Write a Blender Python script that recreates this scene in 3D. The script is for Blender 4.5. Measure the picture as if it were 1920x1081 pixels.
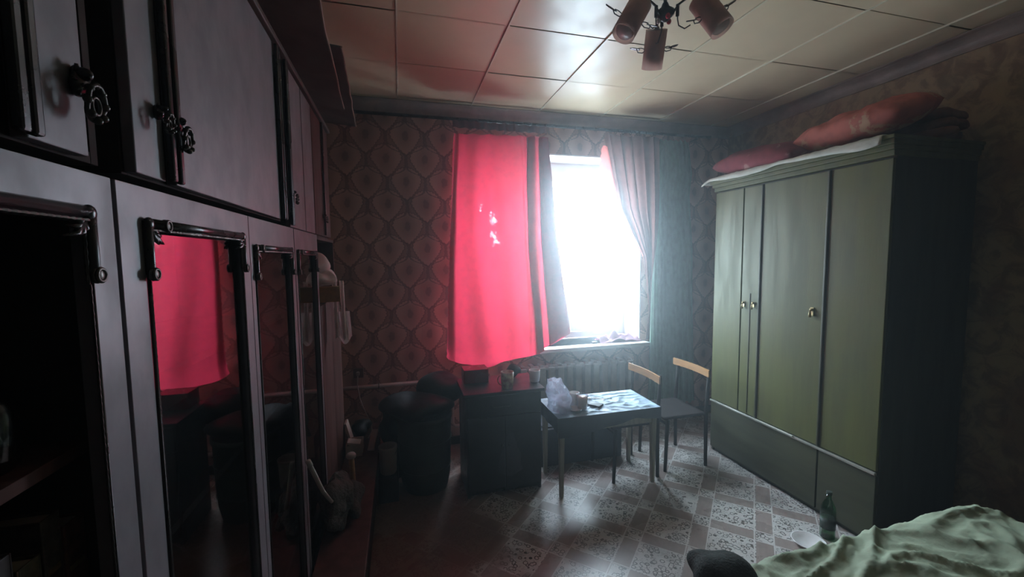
import bpy, bmesh, math, random
from mathutils import Vector, Matrix, noise
random.seed(7)
R = math.radians
S = bpy.context.scene
C = S.collection
for o in list(bpy.data.objects): bpy.data.objects.remove(o)

# ------------------------------------------------------------------ camera
HC = 1.65
F = 780.0
MX = Matrix(((0.96585, 0.02992, -0.25741), (-0.25892, 0.07071, -0.96331), (-0.01062, 0.99705, 0.07604)))
def _basis():
    cx, cy = 960.0, 540.5
    d = Vector((750-cx, -(483-cy), -F)).normalized()
    r = Vector((3912-cx, -(450-cy), -F)).normalized()
    r = (r - d*r.dot(d)).normalized()
    u = r.cross(d)
    return Matrix((r, d, u))            # world = M @ cam
MW = _basis()
cam_d = bpy.data.cameras.new('camera')
cam_d.sensor_width = 36; cam_d.lens = 36*F/1920
cam_d.clip_start = .02
cam = bpy.data.objects.new('camera', cam_d); C.objects.link(cam)
cam.matrix_world = Matrix.Translation((0, 0, HC)) @ MW.to_4x4()
S.camera = cam
def ray(px, py): return MW @ Vector((px-960, -(py-540.5), -F))
def atX(px, py, c): v = ray(px, py); return Vector((0, 0, HC)) + v*(c/v.x)
def atY(px, py, c): v = ray(px, py); return Vector((0, 0, HC)) + v*(c/v.y)
def atZ(px, py, c): v = ray(px, py); return Vector((0, 0, HC)) + v*((c-HC)/v.z)

# ------------------------------------------------------------------ world, exposure
w = bpy.data.worlds.new('sky'); S.world = w; w.use_nodes = True
bg = w.node_tree.nodes['Background']
bg.inputs['Color'].default_value = (0.66, 0.83, 1.0, 1)
# overcast sky: brighter overhead, dimmer ground below the horizon
_nt = w.node_tree
_tc = _nt.nodes.new('ShaderNodeTexCoord'); _sp = _nt.nodes.new('ShaderNodeSeparateXYZ'); _mr = _nt.nodes.new('ShaderNodeMapRange')
_mr.interpolation_type = 'SMOOTHSTEP'
for _i, _v in ((1, -.12), (2, .45), (3, 27.0), (4, 50.0)): _mr.inputs[_i].default_value = _v
_nt.links.new(_tc.outputs['Generated'], _sp.inputs[0]); _nt.links.new(_sp.outputs[2], _mr.inputs[0])
_nt.links.new(_mr.outputs[0], bg.inputs['Strength'])
S.view_settings.view_transform = 'Standard'
S.view_settings.look = 'None'
S.view_settings.exposure = 0.0
S.view_settings.gamma = 1
S.view_settings.use_curve_mapping = False
# portal over the window opening (only steers sampling, adds no light)
pl = bpy.data.lights.new('window_portal', 'AREA'); pl.shape = 'RECTANGLE'; pl.size = 1.7; pl.size_y = 1.8
pl.cycles.is_portal = True
po = bpy.data.objects.new('window_portal', pl); C.objects.link(po)
po.location = (1.385, 4.08, 1.69); po.rotation_euler = (R(-90), 0, 0)
HAZE = 0.095

# ------------------------------------------------------------------ helpers
def tag(o, label=None, cat=None, group=None, kind=None):
    if label: o['label'] = label
    if cat: o['category'] = cat
    if group: o['group'] = group
    if kind: o['kind'] = kind
    return o
def thing(name, label, cat, loc, group=None):
    o = bpy.data.objects.new(name, None); C.objects.link(o); o.location = loc
    o.empty_display_size = .05
    return tag(o, label, cat, group)
def wloc(o):
    v = Vector((0, 0, 0))
    while o is not None: v += o.location; o = o.parent
    return v
class B:
    def __init__(s): s.v = []; s.f = []; s.m = Matrix.Identity(4)
    def add(s, vs, fs):
        n = len(s.v); s.v += [s.m @ Vector(v) for v in vs]; s.f += [tuple(i+n for i in f) for f in fs]; return s
    def box(s, x0, x1, y0, y1, z0, z1):
        vs = [(x, y, z) for x in (x0, x1) for y in (y0, y1) for z in (z0, z1)]
        return s.add(vs, [(0, 1, 3, 2), (4, 6, 7, 5), (0, 4, 5, 1), (2, 3, 7, 6), (0, 2, 6, 4), (1, 5, 7, 3)])
    def obox(s, c, size, rot=(0, 0, 0)):
        from mathutils import Euler
        m = Matrix.Translation(c) @ Euler(rot).to_matrix().to_4x4()
        a, b, d = [k/2 for k in size]
        vs = [m @ Vector((x, y, z)) for x in (-a, a) for y in (-b, b) for z in (-d, d)]
        return s.add(vs, [(0, 1, 3, 2), (4, 6, 7, 5), (0, 4, 5, 1), (2, 3, 7, 6), (0, 2, 6, 4), (1, 5, 7, 3)])
    def tube(s, pts, r, n=8, closed=False, caps=True):
        P = [Vector(p) for p in pts]; k = len(P)
        rr = r if isinstance(r, (list, tuple)) else [r]*k
        vs = []; up = None
        for i in range(k):
            if closed: t = P[(i+1) % k]-P[i-1]
            else: t = P[min(i+1, k-1)]-P[max(i-1, 0)]
            t.normalize()
            if up is None:
                up = t.orthogonal().normalized()
            up = (up - t*up.dot(t)).normalized(); sd = t.cross(up)
            for j in range(n):
                a = 2*math.pi*j/n
                vs.append(P[i]+(up*math.cos(a)+sd*math.sin(a))*rr[i])
        fs = []
        for i in range(k if closed else k-1):
            for j in range(n):
                a, b = i*n+j, i*n+(j+1) % n; c, d = ((i+1) % k)*n+(j+1) % n, ((i+1) % k)*n+j
                fs.append((a, b, c, d))
        if caps and not closed: fs += [tuple(range(n))[::-1], tuple((k-1)*n+j for j in range(n))]
        return s.add(vs, fs)
    def lathe(s, prof, c=(0, 0, 0), n=20, m=None):
        m = (m if m else Matrix.Identity(4)); c = Vector(c); vs = []; fs = []
        k = len(prof)
        for r, z in prof:
            for j in range(n):
                a = 2*math.pi*j/n; vs.append(c + m @ Vector((r*math.cos(a), r*math.sin(a), z)))
        for i in range(k-1):
            for j in range(n): fs.append((i*n+j, i*n+(j+1) % n, (i+1)*n+(j+1) % n, (i+1)*n+j))
        if prof[0][0] > 1e-6: fs.append(tuple(range(n))[::-1])
        if prof[-1][0] > 1e-6: fs.append(tuple((k-1)*n+j for j in range(n)))
        return s.add(vs, fs)
    def sheet(s, fn, nu, nv, flip=False):
        vs = [fn(i/nu, j/nv) for j in range(nv+1) for i in range(nu+1)]
        fs = []
        for j in range(nv):
            for i in range(nu):
                a = j*(nu+1)+i; q = (a, a+1, a+nu+2, a+nu+1); fs.append(q[::-1] if flip else q)
        return s.add(vs, fs)
    def blob(s, c, rad, nu=28, nv=18, amp=.0, freq=4, p=1.0, seed=0, rot=(0, 0, 0)):
        from mathutils import Euler
        m = Euler(rot).to_matrix(); c = Vector(c)
        def sg(x): return math.copysign(abs(x)**p, x)
        vs = []; fs = []
        for j in range(nv+1):
            t = math.pi*j/nv-math.pi/2
            for i in range(nu):
                a = 2*math.pi*i/nu
                d = Vector((sg(math.cos(t))*sg(math.cos(a)), sg(math.cos(t))*sg(math.sin(a)), sg(math.sin(t))))
                q = Vector((d.x*rad[0], d.y*rad[1], d.z*rad[2]))
                k = 1+amp*noise.noise(q*freq+Vector((seed*3.1, seed, 0)))*2
                vs.append(c+m @ (q*k))
        for j in range(nv):
            for i in range(nu): fs.append((j*nu+i, j*nu+(i+1) % nu, (j+1)*nu+(i+1) % nu, (j+1)*nu+i))
        return s.add(vs, fs)
    def done(s, name, mat, parent=None, bevel=0, smooth=False, sub=0, solid=0, weld=False):
        o0 = wloc(parent) if parent else Vector((0, 0, 0))
        if parent is None and s.v:   # origin at the base centre of a top-level mesh
            xs = [v.x for v in s.v]; ys = [v.y for v in s.v]; zs = [v.z for v in s.v]
            o0 = Vector(((min(xs)+max(xs))/2, (min(ys)+max(ys))/2, min(zs)))
        me = bpy.data.meshes.new(name)
        me.from_pydata([v-o0 for v in s.v], [], s.f)
        if weld:
            bm = bmesh.new(); bm.from_mesh(me); bmesh.ops.remove_doubles(bm, verts=bm.verts, dist=1e-5)
            bm.to_mesh(me); bm.free()
        me.materials.append(mat); me.update()
        if smooth:
            for p in me.polygons: p.use_smooth = True
        o = bpy.data.objects.new(name, me); C.objects.link(o)
        if parent: o.parent = parent
        else: o.location = o0
        if solid:
            md = o.modifiers.new('solid', 'SOLIDIFY'); md.thickness = solid; md.offset = 0
        if bevel:
            md = o.modifiers.new('bevel', 'BEVEL'); md.width = bevel; md.segments = 2; md.limit_method = 'ANGLE'
        if sub:
            md = o.modifiers.new('sub', 'SUBSURF'); md.levels = sub; md.render_levels = sub
        return o
def box(name, mat, parent, x0, x1, y0, y1, z0, z1, bevel=.002): return B().box(x0, x1, y0, y1, z0, z1).done(name, mat, parent, bevel=bevel)
def struct(o): o['kind'] = 'structure'; return o
def copy_tree(o, parent=None):
    c = o.copy(); C.objects.link(c)
    if parent: c.parent = parent
    for ch in [k for k in bpy.data.objects if k.parent == o and k is not c]: copy_tree(ch, c)
    return c
def lerp(a, b, t): return a+(b-a)*t
def interp(pts, t):
    for i in range(len(pts)-1):
        if t <= pts[i+1][0]:
            k = (t-pts[i][0])/(pts[i+1][0]-pts[i][0]); return lerp(pts[i][1], pts[i+1][1], max(0, k))
    return pts[-1][1]

# ------------------------------------------------------------------ materials
def newmat(name):
    m = bpy.data.materials.new(name); m.use_nodes = True; nt = m.node_tree
    return m, nt, nt.nodes['Principled BSDF'], nt.nodes['Material Output']
def nd(nt, t, **k):
    n = nt.nodes.new(t)
    for a, b in k.items():
        if a.startswith('_'): setattr(n, a[1:], b)
        else: n.inputs[a].default_value = b
    return n
def math_n(nt, op, a, b=None, c=None):
    n = nt.nodes.new('ShaderNodeMath'); n.operation = op
    for i, x in enumerate((a, b, c)):
        if x is None: continue
        if isinstance(x, (int, float)): n.inputs[i].default_value = x
        else: nt.links.new(x, n.inputs[i])
    return n.outputs[0]
def mixc(nt, f, a, b):
    n = nt.nodes.new('ShaderNodeMix'); n.data_type = 'RGBA'
    for s, x in ((0, f), (6, a), (7, b)):
        if isinstance(x, (int, float, tuple)): n.inputs[s].default_value = x if not isinstance(x, tuple) else (*x, 1)[:4]
        else: nt.links.new(x, n.inputs[s])
    return n.outputs[2]
def sm(nt, x, a, b):
    n = nt.nodes.new('ShaderNodeMapRange'); n.interpolation_type = 'SMOOTHSTEP'
    nt.links.new(x, n.inputs[0]); n.inputs[1].default_value = a; n.inputs[2].default_value = b
    return n.outputs[0]
def simple(name, col, rough=.5, metal=0, var=.25, scale=8, bump=0, bscale=60, stretch=None, spec=.5, sheen=0, coat=0, col2=None):
    m, nt, p, out = newmat(name)
    tc = nd(nt, 'ShaderNodeTexCoord'); mp = nd(nt, 'ShaderNodeMapping')
    nt.links.new(tc.outputs['Object'], mp.inputs[0])
    if stretch: mp.inputs['Scale'].default_value = stretch
    n = nd(nt, 'ShaderNodeTexNoise', Scale=scale, Detail=6.0, Roughness=.6)
    nt.links.new(mp.outputs[0], n.inputs['Vector'])
    f = sm(nt, n.outputs[0], .35, .68)
    c2 = col2 if col2 else tuple(c*(1-var) for c in col)
    nt.links.new(mixc(nt, f, tuple(min(1, c*(1+var*.5)) for c in col), c2), p.inputs['Base Color'])
    p.inputs['Roughness'].default_value = rough
    nt.links.new(math_n(nt, 'MULTIPLY_ADD', f, .15, max(0, rough-.07)), p.inputs['Roughness'])
    p.inputs['Metallic'].default_value = metal
    p.inputs['Specular IOR Level'].default_value = spec
    if coat: p.inputs['Coat Weight'].default_value = coat; p.inputs['Coat Roughness'].default_value = .2
    if sheen: p.inputs['Sheen Weight'].default_value = sheen
    if bump:
        nb = nd(nt, 'ShaderNodeTexNoise', Scale=bscale, Detail=4.0)
        nt.links.new(mp.outputs[0], nb.inputs['Vector'])
        b = nd(nt, 'ShaderNodeBump', Strength=bump, Distance=.01)
        nt.links.new(nb.outputs[0], b.inputs['Height']); nt.links.new(b.outputs[0], p.inputs['Normal'])
    return m
def glass_mat(name, tint=(1, 1, 1), gloss=.12, rough=.0, ior=1.5):
    m, nt, p, out = newmat(name); nt.nodes.remove(p)
    t = nd(nt, 'ShaderNodeBsdfTransparent', Color=(*tint, 1)); g = nd(nt, 'ShaderNodeBsdfGlossy', Roughness=rough)
    fr = nd(nt, 'ShaderNodeFresnel', IOR=ior); mx = nd(nt, 'ShaderNodeMixShader')
    ge = nd(nt, 'ShaderNodeNewGeometry'); nt.links.new(math_n(nt, 'MULTIPLY_ADD', ge.outputs['Backfacing'], 1/ior-ior, ior), fr.inputs[0])
    f = math_n(nt, 'ADD', fr.outputs[0], gloss)
    nt.links.new(f, mx.inputs[0]); nt.links.new(t.outputs[0], mx.inputs[1]); nt.links.new(g.outputs[0], mx.inputs[2])
    nt.links.new(mx.outputs[0], out.inputs[0])
    return m
def cloth_mat(name, col, trans, wtrans=.5, open_=.0, weave=300, holes=None, pattern=None, rough=.9):
    """woven cloth: diffuse + translucent, optionally see-through between threads and worn through at 'holes'"""
    m, nt, p, out = newmat(name); nt.nodes.remove(p)
    tc = nd(nt, 'ShaderNodeTexCoord')
    n = nd(nt, 'ShaderNodeTexNoise', Scale=18.0, Detail=6.0); nt.links.new(tc.outputs['Object'], n.inputs['Vector'])
    f = sm(nt, n.outputs[0], .4, .7)
    c = mixc(nt, f, col, tuple(k*.75 for k in col)); c2 = mixc(nt, f, trans, tuple(k*.85 for k in trans))
    if pattern:
        v = nd(nt, 'ShaderNodeTexVoronoi', Scale=pattern[0]); nt.links.new(tc.outputs['Object'], v.inputs['Vector'])
        n2 = nd(nt, 'ShaderNodeTexNoise', Scale=pattern[0]*5, Detail=3.0); nt.links.new(tc.outputs['Object'], n2.inputs['Vector'])
        pf = math_n(nt, 'MULTIPLY', sm(nt, v.outputs['Distance'], pattern[2], pattern[2]-.1), sm(nt, n2.outputs[0], .47, .52))
        c = mixc(nt, pf, c, pattern[1]); c2 = mixc(nt, pf, c2, pattern[1] if len(pattern) < 4 else pattern[3])
    d = nd(nt, 'ShaderNodeBsdfDiffuse'); t = nd(nt, 'ShaderNodeBsdfTranslucent')
    nt.links.new(c, d.inputs[0]); nt.links.new(c2, t.inputs[0])
    mx = nd(nt, 'ShaderNodeMixShader'); mx.inputs[0].default_value = wtrans
    nt.links.new(d.outputs[0], mx.inputs[1]); nt.links.new(t.outputs[0], mx.inputs[2])
    o = mx.outputs[0]
    b = nd(nt, 'ShaderNodeBump', Strength=.3, Distance=.005); n3 = nd(nt, 'ShaderNodeTexNoise', Scale=30.0, Detail=5.0)
    nt.links.new(tc.outputs['Object'], n3.inputs['Vector']); nt.links.new(n3.outputs[0], b.inputs['Height'])
    nt.links.new(b.outputs[0], d.inputs['Normal']); nt.links.new(b.outputs[0], t.inputs['Normal'])
    fac = None
    if holes:
        sepp = tc.outputs['Object']
        n4 = nd(nt, 'ShaderNodeTexNoise', Scale=28.0, Detail=5.0); nt.links.new(sepp, n4.inputs['Vector'])
        for (hx, hz, rx, rz) in holes:
            mp = nd(nt, 'ShaderNodeMapping'); mp.vector_type = 'POINT'
            mp.inputs['Location'].default_value = (-hx/rx, 0, -hz/rz); mp.inputs['Scale'].default_value = (1/rx, 0, 1/rz)
            nt.links.new(sepp, mp.inputs[0])
            l = nd(nt, 'ShaderNodeVectorMath'); l.operation = 'LENGTH'; nt.links.new(mp.outputs[0], l.inputs[0])
            k = math_n(nt, 'SUBTRACT', math_n(nt, 'MULTIPLY', n4.outputs[0], 2.6), math_n(nt, 'MULTIPLY', l.outputs['Value'], .8))
            k = sm(nt, k, .62, 1.25)
            fac = k if fac is None else math_n(nt, 'MAXIMUM', fac, k)
        fac = math_n(nt, 'MULTIPLY', fac, .07)
    if open_ or fac is not None:
        tr = nd(nt, 'ShaderNodeBsdfTransparent'); m2 = nd(nt, 'ShaderNodeMixShader')
        if fac is None: m2.inputs[0].default_value = open_
        else: nt.links.new(math_n(nt, 'MAXIMUM', fac, open_), m2.inputs[0])
        nt.links.new(o, m2.inputs[1]); nt.links.new(tr.outputs[0], m2.inputs[2]); o = m2.outputs[0]
    nt.links.new(o, out.inputs[0])
    return m

def wallpaper_ogee():
    m, nt, p, out = newmat('ogee_wallpaper')
    tc = nd(nt, 'ShaderNodeNewGeometry'); sp = nd(nt, 'ShaderNodeSeparateXYZ'); nt.links.new(tc.outputs['Position'], sp.inputs[0])
    n = nd(nt, 'ShaderNodeTexNoise', Scale=14.0, Detail=3.0); nt.links.new(tc.outputs['Position'], n.inputs['Vector'])
    W, H = .31, .366
    x = math_n(nt, 'ADD', math_n(nt, 'ADD', sp.outputs[0], math_n(nt, 'MULTIPLY', sp.outputs[1], -1)), .1975)
    x = math_n(nt, 'ADD', x, math_n(nt, 'MULTIPLY', math_n(nt, 'SUBTRACT', n.outputs[0], .5), .02))
    z = math_n(nt, 'ADD', sp.outputs[2], .103)
    th = math_n(nt, 'MULTIPLY', z, 2*math.pi/H)
    # skewed wave so each cell is broad above and pointed below
    ph = math_n(nt, 'ADD', th, math_n(nt, 'SUBTRACT', .30, math_n(nt, 'MULTIPLY', math_n(nt, 'COSINE', math_n(nt, 'MULTIPLY', th, 2)), .30)))
    cs = math_n(nt, 'COSINE', ph)
    cs = math_n(nt, 'MULTIPLY', math_n(nt, 'MULTIPLY', cs, math_n(nt, 'SUBTRACT', 1.5, math_n(nt, 'MULTIPLY', math_n(nt, 'MULTIPLY', cs, cs), .5))), W*.238)
    def wrapd(v): # distance to nearest multiple of W
        return math_n(nt, 'ABSOLUTE', math_n(nt, 'WRAP', v, W/2, -W/2))
    d1 = wrapd(math_n(nt, 'SUBTRACT', x, cs)); d2 = wrapd(math_n(nt, 'ADD', math_n(nt, 'SUBTRACT', x, W/2), cs))
    d = math_n(nt, 'MINIMUM', d1, d2)
    # scroll leaves along the lines
    n2 = nd(nt, 'ShaderNodeTexNoise', Scale=55.0, Detail=3.0); nt.links.new(tc.outputs['Position'], n2.inputs['Vector'])
    dj = math_n(nt, 'ADD', d, math_n(nt, 'MULTIPLY', math_n(nt, 'SUBTRACT', n2.outputs[0], .5), .035))
    line = sm(nt, dj, .013, .006)
    # medallion: two staggered lattices of hearts
    def cell(x0, z0):
        u = math_n(nt, 'WRAP', math_n(nt, 'SUBTRACT', x, x0), W/2, -W/2)
        v = math_n(nt, 'WRAP', math_n(nt, 'SUBTRACT', z, z0), H/2, -H/2)
        return u, v
    res = []
    for (x0, z0) in ((W*.25, H*.5), (W*.75, 0)):
        u, v = cell(x0, z0)
        au = math_n(nt, 'ABSOLUTE', u)
        # heart: broad above, tapering to a point below, small notch at the top
        lo = math_n(nt, 'MULTIPLY', math_n(nt, 'MINIMUM', v, 0), -1)
        hi = math_n(nt, 'MAXIMUM', v, 0)
        e = math_n(nt, 'ADD', math_n(nt, 'POWER', math_n(nt, 'DIVIDE', au, W*.395), 2),
                   math_n(nt, 'POWER', math_n(nt, 'DIVIDE', math_n(nt, 'ADD', math_n(nt, 'MULTIPLY', lo, .86), math_n(nt, 'MULTIPLY', hi, 1.15)), H*.36), 2))
        e = math_n(nt, 'ADD', e, math_n(nt, 'MULTIPLY', math_n(nt, 'MULTIPLY', lo, au), 60.0))
        rr = math_n(nt, 'SQRT', math_n(nt, 'ADD', math_n(nt, 'POWER', u, 2), math_n(nt, 'POWER', math_n(nt, 'MULTIPLY', v, .62), 2)))
        ang = math_n(nt, 'ARCTAN2', v, u)
        ray_ = math_n(nt, 'MULTIPLY', math_n(nt, 'SINE', math_n(nt, 'MULTIPLY', ang, 26.0)), .06)
        res.append((math_n(nt, 'ADD', e, ray_), rr))
    e = math_n(nt, 'MINIMUM', res[0][0], res[1][0]); rr = math_n(nt, 'MINIMUM', res[0][1], res[1][1])
    heart = sm(nt, e, 1.0, .86)
    ring = math_n(nt, 'MULTIPLY', sm(nt, e, 1.18, 1.02), sm(nt, e, .9, .98))
    core = sm(nt, math_n(nt, 'ADD', rr, math_n(nt, 'MULTIPLY', math_n(nt, 'SUBTRACT', n2.outputs[0], .5), .03)), .030, .018)
    fan = sm(nt, rr, .012, .10)
    c = mixc(nt, heart, (.44, .235, .19), mixc(nt, fan, (.48, .265, .215), (.72, .46, .38)))
    c = mixc(nt, math_n(nt, 'MULTIPLY', ring, .75), c, (.20, .085, .07))
    c = mixc(nt, math_n(nt, 'MULTIPLY', core, .6), c, (.12, .04, .035))
    c = mixc(nt, math_n(nt, 'MULTIPLY', line, .75), c, (.16, .065, .055))
    st = nd(nt, 'ShaderNodeTexNoise', Scale=1.7, Detail=4.0); nt.links.new(tc.outputs['Position'], st.inputs['Vector'])
    c = mixc(nt, math_n(nt, 'MULTIPLY', sm(nt, st.outputs[0], .45, .75), .35), c, (.14, .085, .07))
    # joint between two strips of paper
    seam = sm(nt, math_n(nt, 'ABSOLUTE', math_n(nt, 'SUBTRACT', sp.outputs[0], .165)), .003, .001)
    c = mixc(nt, math_n(nt, 'MULTIPLY', seam, .25), c, (.3, .22, .18))
    nt.links.new(c, p.inputs['Base Color']); p.inputs['Roughness'].default_value = .55
    b = nd(nt, 'ShaderNodeBump', Strength=.25, Distance=.004)
    nt.links.new(math_n(nt, 'SUBTRACT', heart, line), b.inputs['Height']); nt.links.new(b.outputs[0], p.inputs['Normal'])
    return m
def wallpaper_dark():
    m, nt, p, out = newmat('brown_floral_wallpaper')
    g = nd(nt, 'ShaderNodeNewGeometry')
    v = nd(nt, 'ShaderNodeTexVoronoi', Scale=3.2); nt.links.new(g.outputs['Position'], v.inputs['Vector'])
    n = nd(nt, 'ShaderNodeTexNoise', Scale=9.0, Detail=8.0, Roughness=.65, Distortion=1.2); nt.links.new(g.outputs['Position'], n.inputs['Vector'])
    n2 = nd(nt, 'ShaderNodeTexNoise', Scale=2.6, Detail=3.0, Distortion=.8); nt.links.new(g.outputs['Position'], n2.inputs['Vector'])
    c = mixc(nt, sm(nt, n.outputs[0], .42, .62), (.46, .33, .19), (.24, .145, .085))
    c = mixc(nt, math_n(nt, 'MULTIPLY', sm(nt, v.outputs[0], .20, .13), .6), c, (.22, .17, .10))
    c = mixc(nt, math_n(nt, 'MULTIPLY', sm(nt, n2.outputs[0], .5, .62), .5), c, (.19, .075, .05))
    nt.links.new(c, p.inputs['Base Color']); p.inputs['Roughness'].default_value = .6
    return m
def lino():
    """printed sheet lino: diagonal squares of floral print between plank-like strips"""
    m, nt, p, out = newmat('patterned_linoleum')
    g = nd(nt, 'ShaderNodeNewGeometry'); mp = nd(nt, 'ShaderNodeMapping')
    mp.inputs['Rotation'].default_value = (0, 0, R(-45)); mp.inputs['Location'].default_value = (-.09, -.27, 0)
    nt.links.new(g.outputs['Position'], mp.inputs[0])
    sp = nd(nt, 'ShaderNodeSeparateXYZ'); nt.links.new(mp.outputs[0], sp.inputs[0])
    P = .335
    u = math_n(nt, 'FLOORED_MODULO', sp.outputs[0], P); v = math_n(nt, 'FLOORED_MODULO', sp.outputs[1], P)
    a = .245
    inu = math_n(nt, 'LESS_THAN', u, a); inv = math_n(nt, 'LESS_THAN', v, a)
    big = math_n(nt, 'MULTIPLY', inu, inv); small = math_n(nt, 'MULTIPLY', math_n(nt, 'SUBTRACT', 1, inu), math_n(nt, 'SUBTRACT', 1, inv))
    n = nd(nt, 'ShaderNodeTexVoronoi', Scale=34.0); nt.links.new(g.outputs['Position'], n.inputs['Vector'])
    n1 = nd(nt, 'ShaderNodeTexNoise', Scale=60.0, Detail=4.0, Distortion=1.5); nt.links.new(g.outputs['Position'], n1.inputs['Vector'])
    fl = math_n(nt, 'MAXIMUM', math_n(nt, 'MULTIPLY', sm(nt, n.outputs[0], .30, .38), sm(nt, n.outputs[0], .52, .44)), sm(nt, n1.outputs[0], .60, .66))
    floral = mixc(nt, fl, (.66, .63, .60), (.10, .09, .08))
    gr = nd(nt, 'ShaderNodeTexNoise', Scale=7.0, Detail=5.0); mg = nd(nt, 'ShaderNodeMapping'); mg.inputs['Scale'].default_value = (1, 9, 1)
    nt.links.new(mp.outputs[0], mg.inputs[0]); nt.links.new(mg.outputs[0], gr.inputs['Vector'])
    plank = mixc(nt, gr.outputs[0], (.42, .34, .31), (.30, .24, .215))
    c = mixc(nt, math_n(nt, 'MAXIMUM', big, small), plank, floral)
    def ln(t, x0, wd=.005): return sm(nt, math_n(nt, 'ABSOLUTE', math_n(nt, 'SUBTRACT', t, x0)), wd, wd*.5)
    l = math_n(nt, 'MAXIMUM', math_n(nt, 'MAXIMUM', ln(u, a), ln(v, a)), math_n(nt, 'MAXIMUM', ln(u, .008), ln(v, .008)))
    c = mixc(nt, l, c, (.70, .66, .63))
    # wear and spilled dirt; the curtain's red light is painted in near the cabinets
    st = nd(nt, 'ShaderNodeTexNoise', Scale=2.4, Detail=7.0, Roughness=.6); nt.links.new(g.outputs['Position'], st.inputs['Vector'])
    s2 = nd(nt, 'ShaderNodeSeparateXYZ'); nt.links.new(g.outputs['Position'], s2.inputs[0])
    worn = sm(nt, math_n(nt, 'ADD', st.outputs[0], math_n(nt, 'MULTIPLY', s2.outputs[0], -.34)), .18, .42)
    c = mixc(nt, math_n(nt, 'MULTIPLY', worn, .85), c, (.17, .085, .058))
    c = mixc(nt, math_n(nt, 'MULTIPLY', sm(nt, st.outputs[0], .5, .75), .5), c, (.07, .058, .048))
    nt.links.new(c, p.inputs['Base Color'])
    nt.links.new(math_n(nt, 'MULTIPLY_ADD', st.outputs[0], .30, .14), p.inputs['Roughness'])
    p.inputs['Specular IOR Level'].default_value = .6
    return m

M = {}
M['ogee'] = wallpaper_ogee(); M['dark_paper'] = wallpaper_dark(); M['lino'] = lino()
M['ceil'] = simple('painted_ceiling_panel', (.68, .555, .37), .40, var=.06, scale=2, bump=.05, bscale=6, spec=.75)
M['batten'] = simple('ceiling_batten', (.72, .68, .52), .3, var=.1)
M['ceil_back'] = simple('ceiling_board', (.10, .08, .06), .8)
M['cove'] = simple('plaster_cove', (.36, .28, .24), .5, var=.3, scale=6)
M['plain_wall'] = simple('dull_plaster', (.10, .085, .07), .8, var=.3, scale=3)
M['cab'] = simple('varnished_cabinet', (.21, .195, .215), .46, var=.22, scale=6, bump=.03, bscale=30, stretch=(1.5, 1.5, 1), spec=.8)
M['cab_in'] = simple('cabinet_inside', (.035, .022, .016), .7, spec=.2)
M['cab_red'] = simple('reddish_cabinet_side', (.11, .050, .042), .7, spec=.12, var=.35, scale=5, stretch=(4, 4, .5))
M['mould'] = simple('black_moulding', (.012, .010, .010), .28, var=.3, spec=.6)
M['pewter'] = simple('dark_pewter', (.10, .095, .085), .38, metal=.85, var=.4, scale=40)
M['door_glass'] = glass_mat('cabinet_door_glass', (.70, .70, .70), .20, 0, 1.6)
M['win_glass'] = glass_mat('window_glass', (.97, .99, .98), .0, 0, 1.5)
M['white_paint'] = simple('white_window_paint', (.78, .79, .78), .35, var=.06)
M['reveal'] = simple('whitewashed_reveal', (.78, .78, .76), .7, var=.08, scale=6)
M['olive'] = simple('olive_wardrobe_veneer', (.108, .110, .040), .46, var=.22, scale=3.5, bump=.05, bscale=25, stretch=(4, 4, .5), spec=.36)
M['olive_shaded'] = simple('wardrobe_side_shaded', (.035, .034, .019), .6, var=.3, scale=4, stretch=(4, 4, .5))  # olive veneer painted darker for shade on the side away from the window
M['olive_base'] = simple('wardrobe_lower_veneer', (.058, .058, .031), .5, var=.3, scale=4, stretch=(4, .5, 4))
M['brass'] = simple('worn_brass', (.42, .34, .18), .4, metal=.8, var=.4, scale=60)
M['rail'] = simple('brushed_rail', (.42, .42, .36), .35, metal=.4)
M['red_curtain'] = cloth_mat('red_curtain_cloth', (.50, .03, .05), (.34, .016, .036), .60, 0, holes=[(-.075, 1.33, .035, .07), (-.18, 1.42, .02, .035), (-.07, 1.16, .045, .07), (.28, 1.06, .012, .02)], pattern=(16.0, (.42, .02, .04), .33, (.33, .015, .042)))
M['pink_curtain'] = cloth_mat('faded_red_curtain_cloth', (.26, .15, .13), (.20, .085, .075), .45, 0)
M['lace'] = cloth_mat('pink_lace_edging', (.60, .22, .20), (.75, .20, .18), .6, .03)
M['green_tulle'] = cloth_mat('green_net_cloth', (.34, .52, .42), (.4, .6, .5), .35, .12)  # green net, its colour lightened to carry the teal glow beside the window
M['bag_white'] = cloth_mat('white_bag_plastic', (.88, .76, .73), (.8, .7, .68), .3, .0)
M['lilac'] = cloth_mat('lilac_cloth', (.62, .40, .50), (.8, .5, .6), .3)
M['white_cloth'] = simple('white_cotton', (.60, .60, .52), .8, var=.15, scale=14, bump=.3, bscale=40)
M['sheet'] = simple('pale_green_bed_sheet', (.38, .45, .31), .8, var=.16, scale=5, bump=.25, bscale=45)
M['blanket_dark'] = simple('dark_wool_blanket', (.030, .036, .028), .95, var=.4, scale=40, bump=.5, bscale=120)
M['radiator'] = simple('radiator_paint', (.34, .31, .29), .4, var=.25)
M['pipe'] = simple('painted_pipe', (.62, .50, .47), .35, var=.15)
M['cream_wood'] = simple('cream_painted_wood', (.42, .38, .29), .45, var=.2, scale=10, stretch=(5, 5, .6))
M['oilcloth'] = simple('silvery_oilcloth', (.36, .48, .58), .58, var=.3, scale=9, bump=.5, bscale=30, spec=.4)
M['navy'] = simple('dark_navy_fibre', (.016, .022, .038), .7)
M['maroon'] = simple('dark_red_tape', (.16, .04, .05), .9)
M['oil_dark'] = simple('dark_blue_cloth_skirt', (.022, .030, .046), .5, var=.3)
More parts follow.
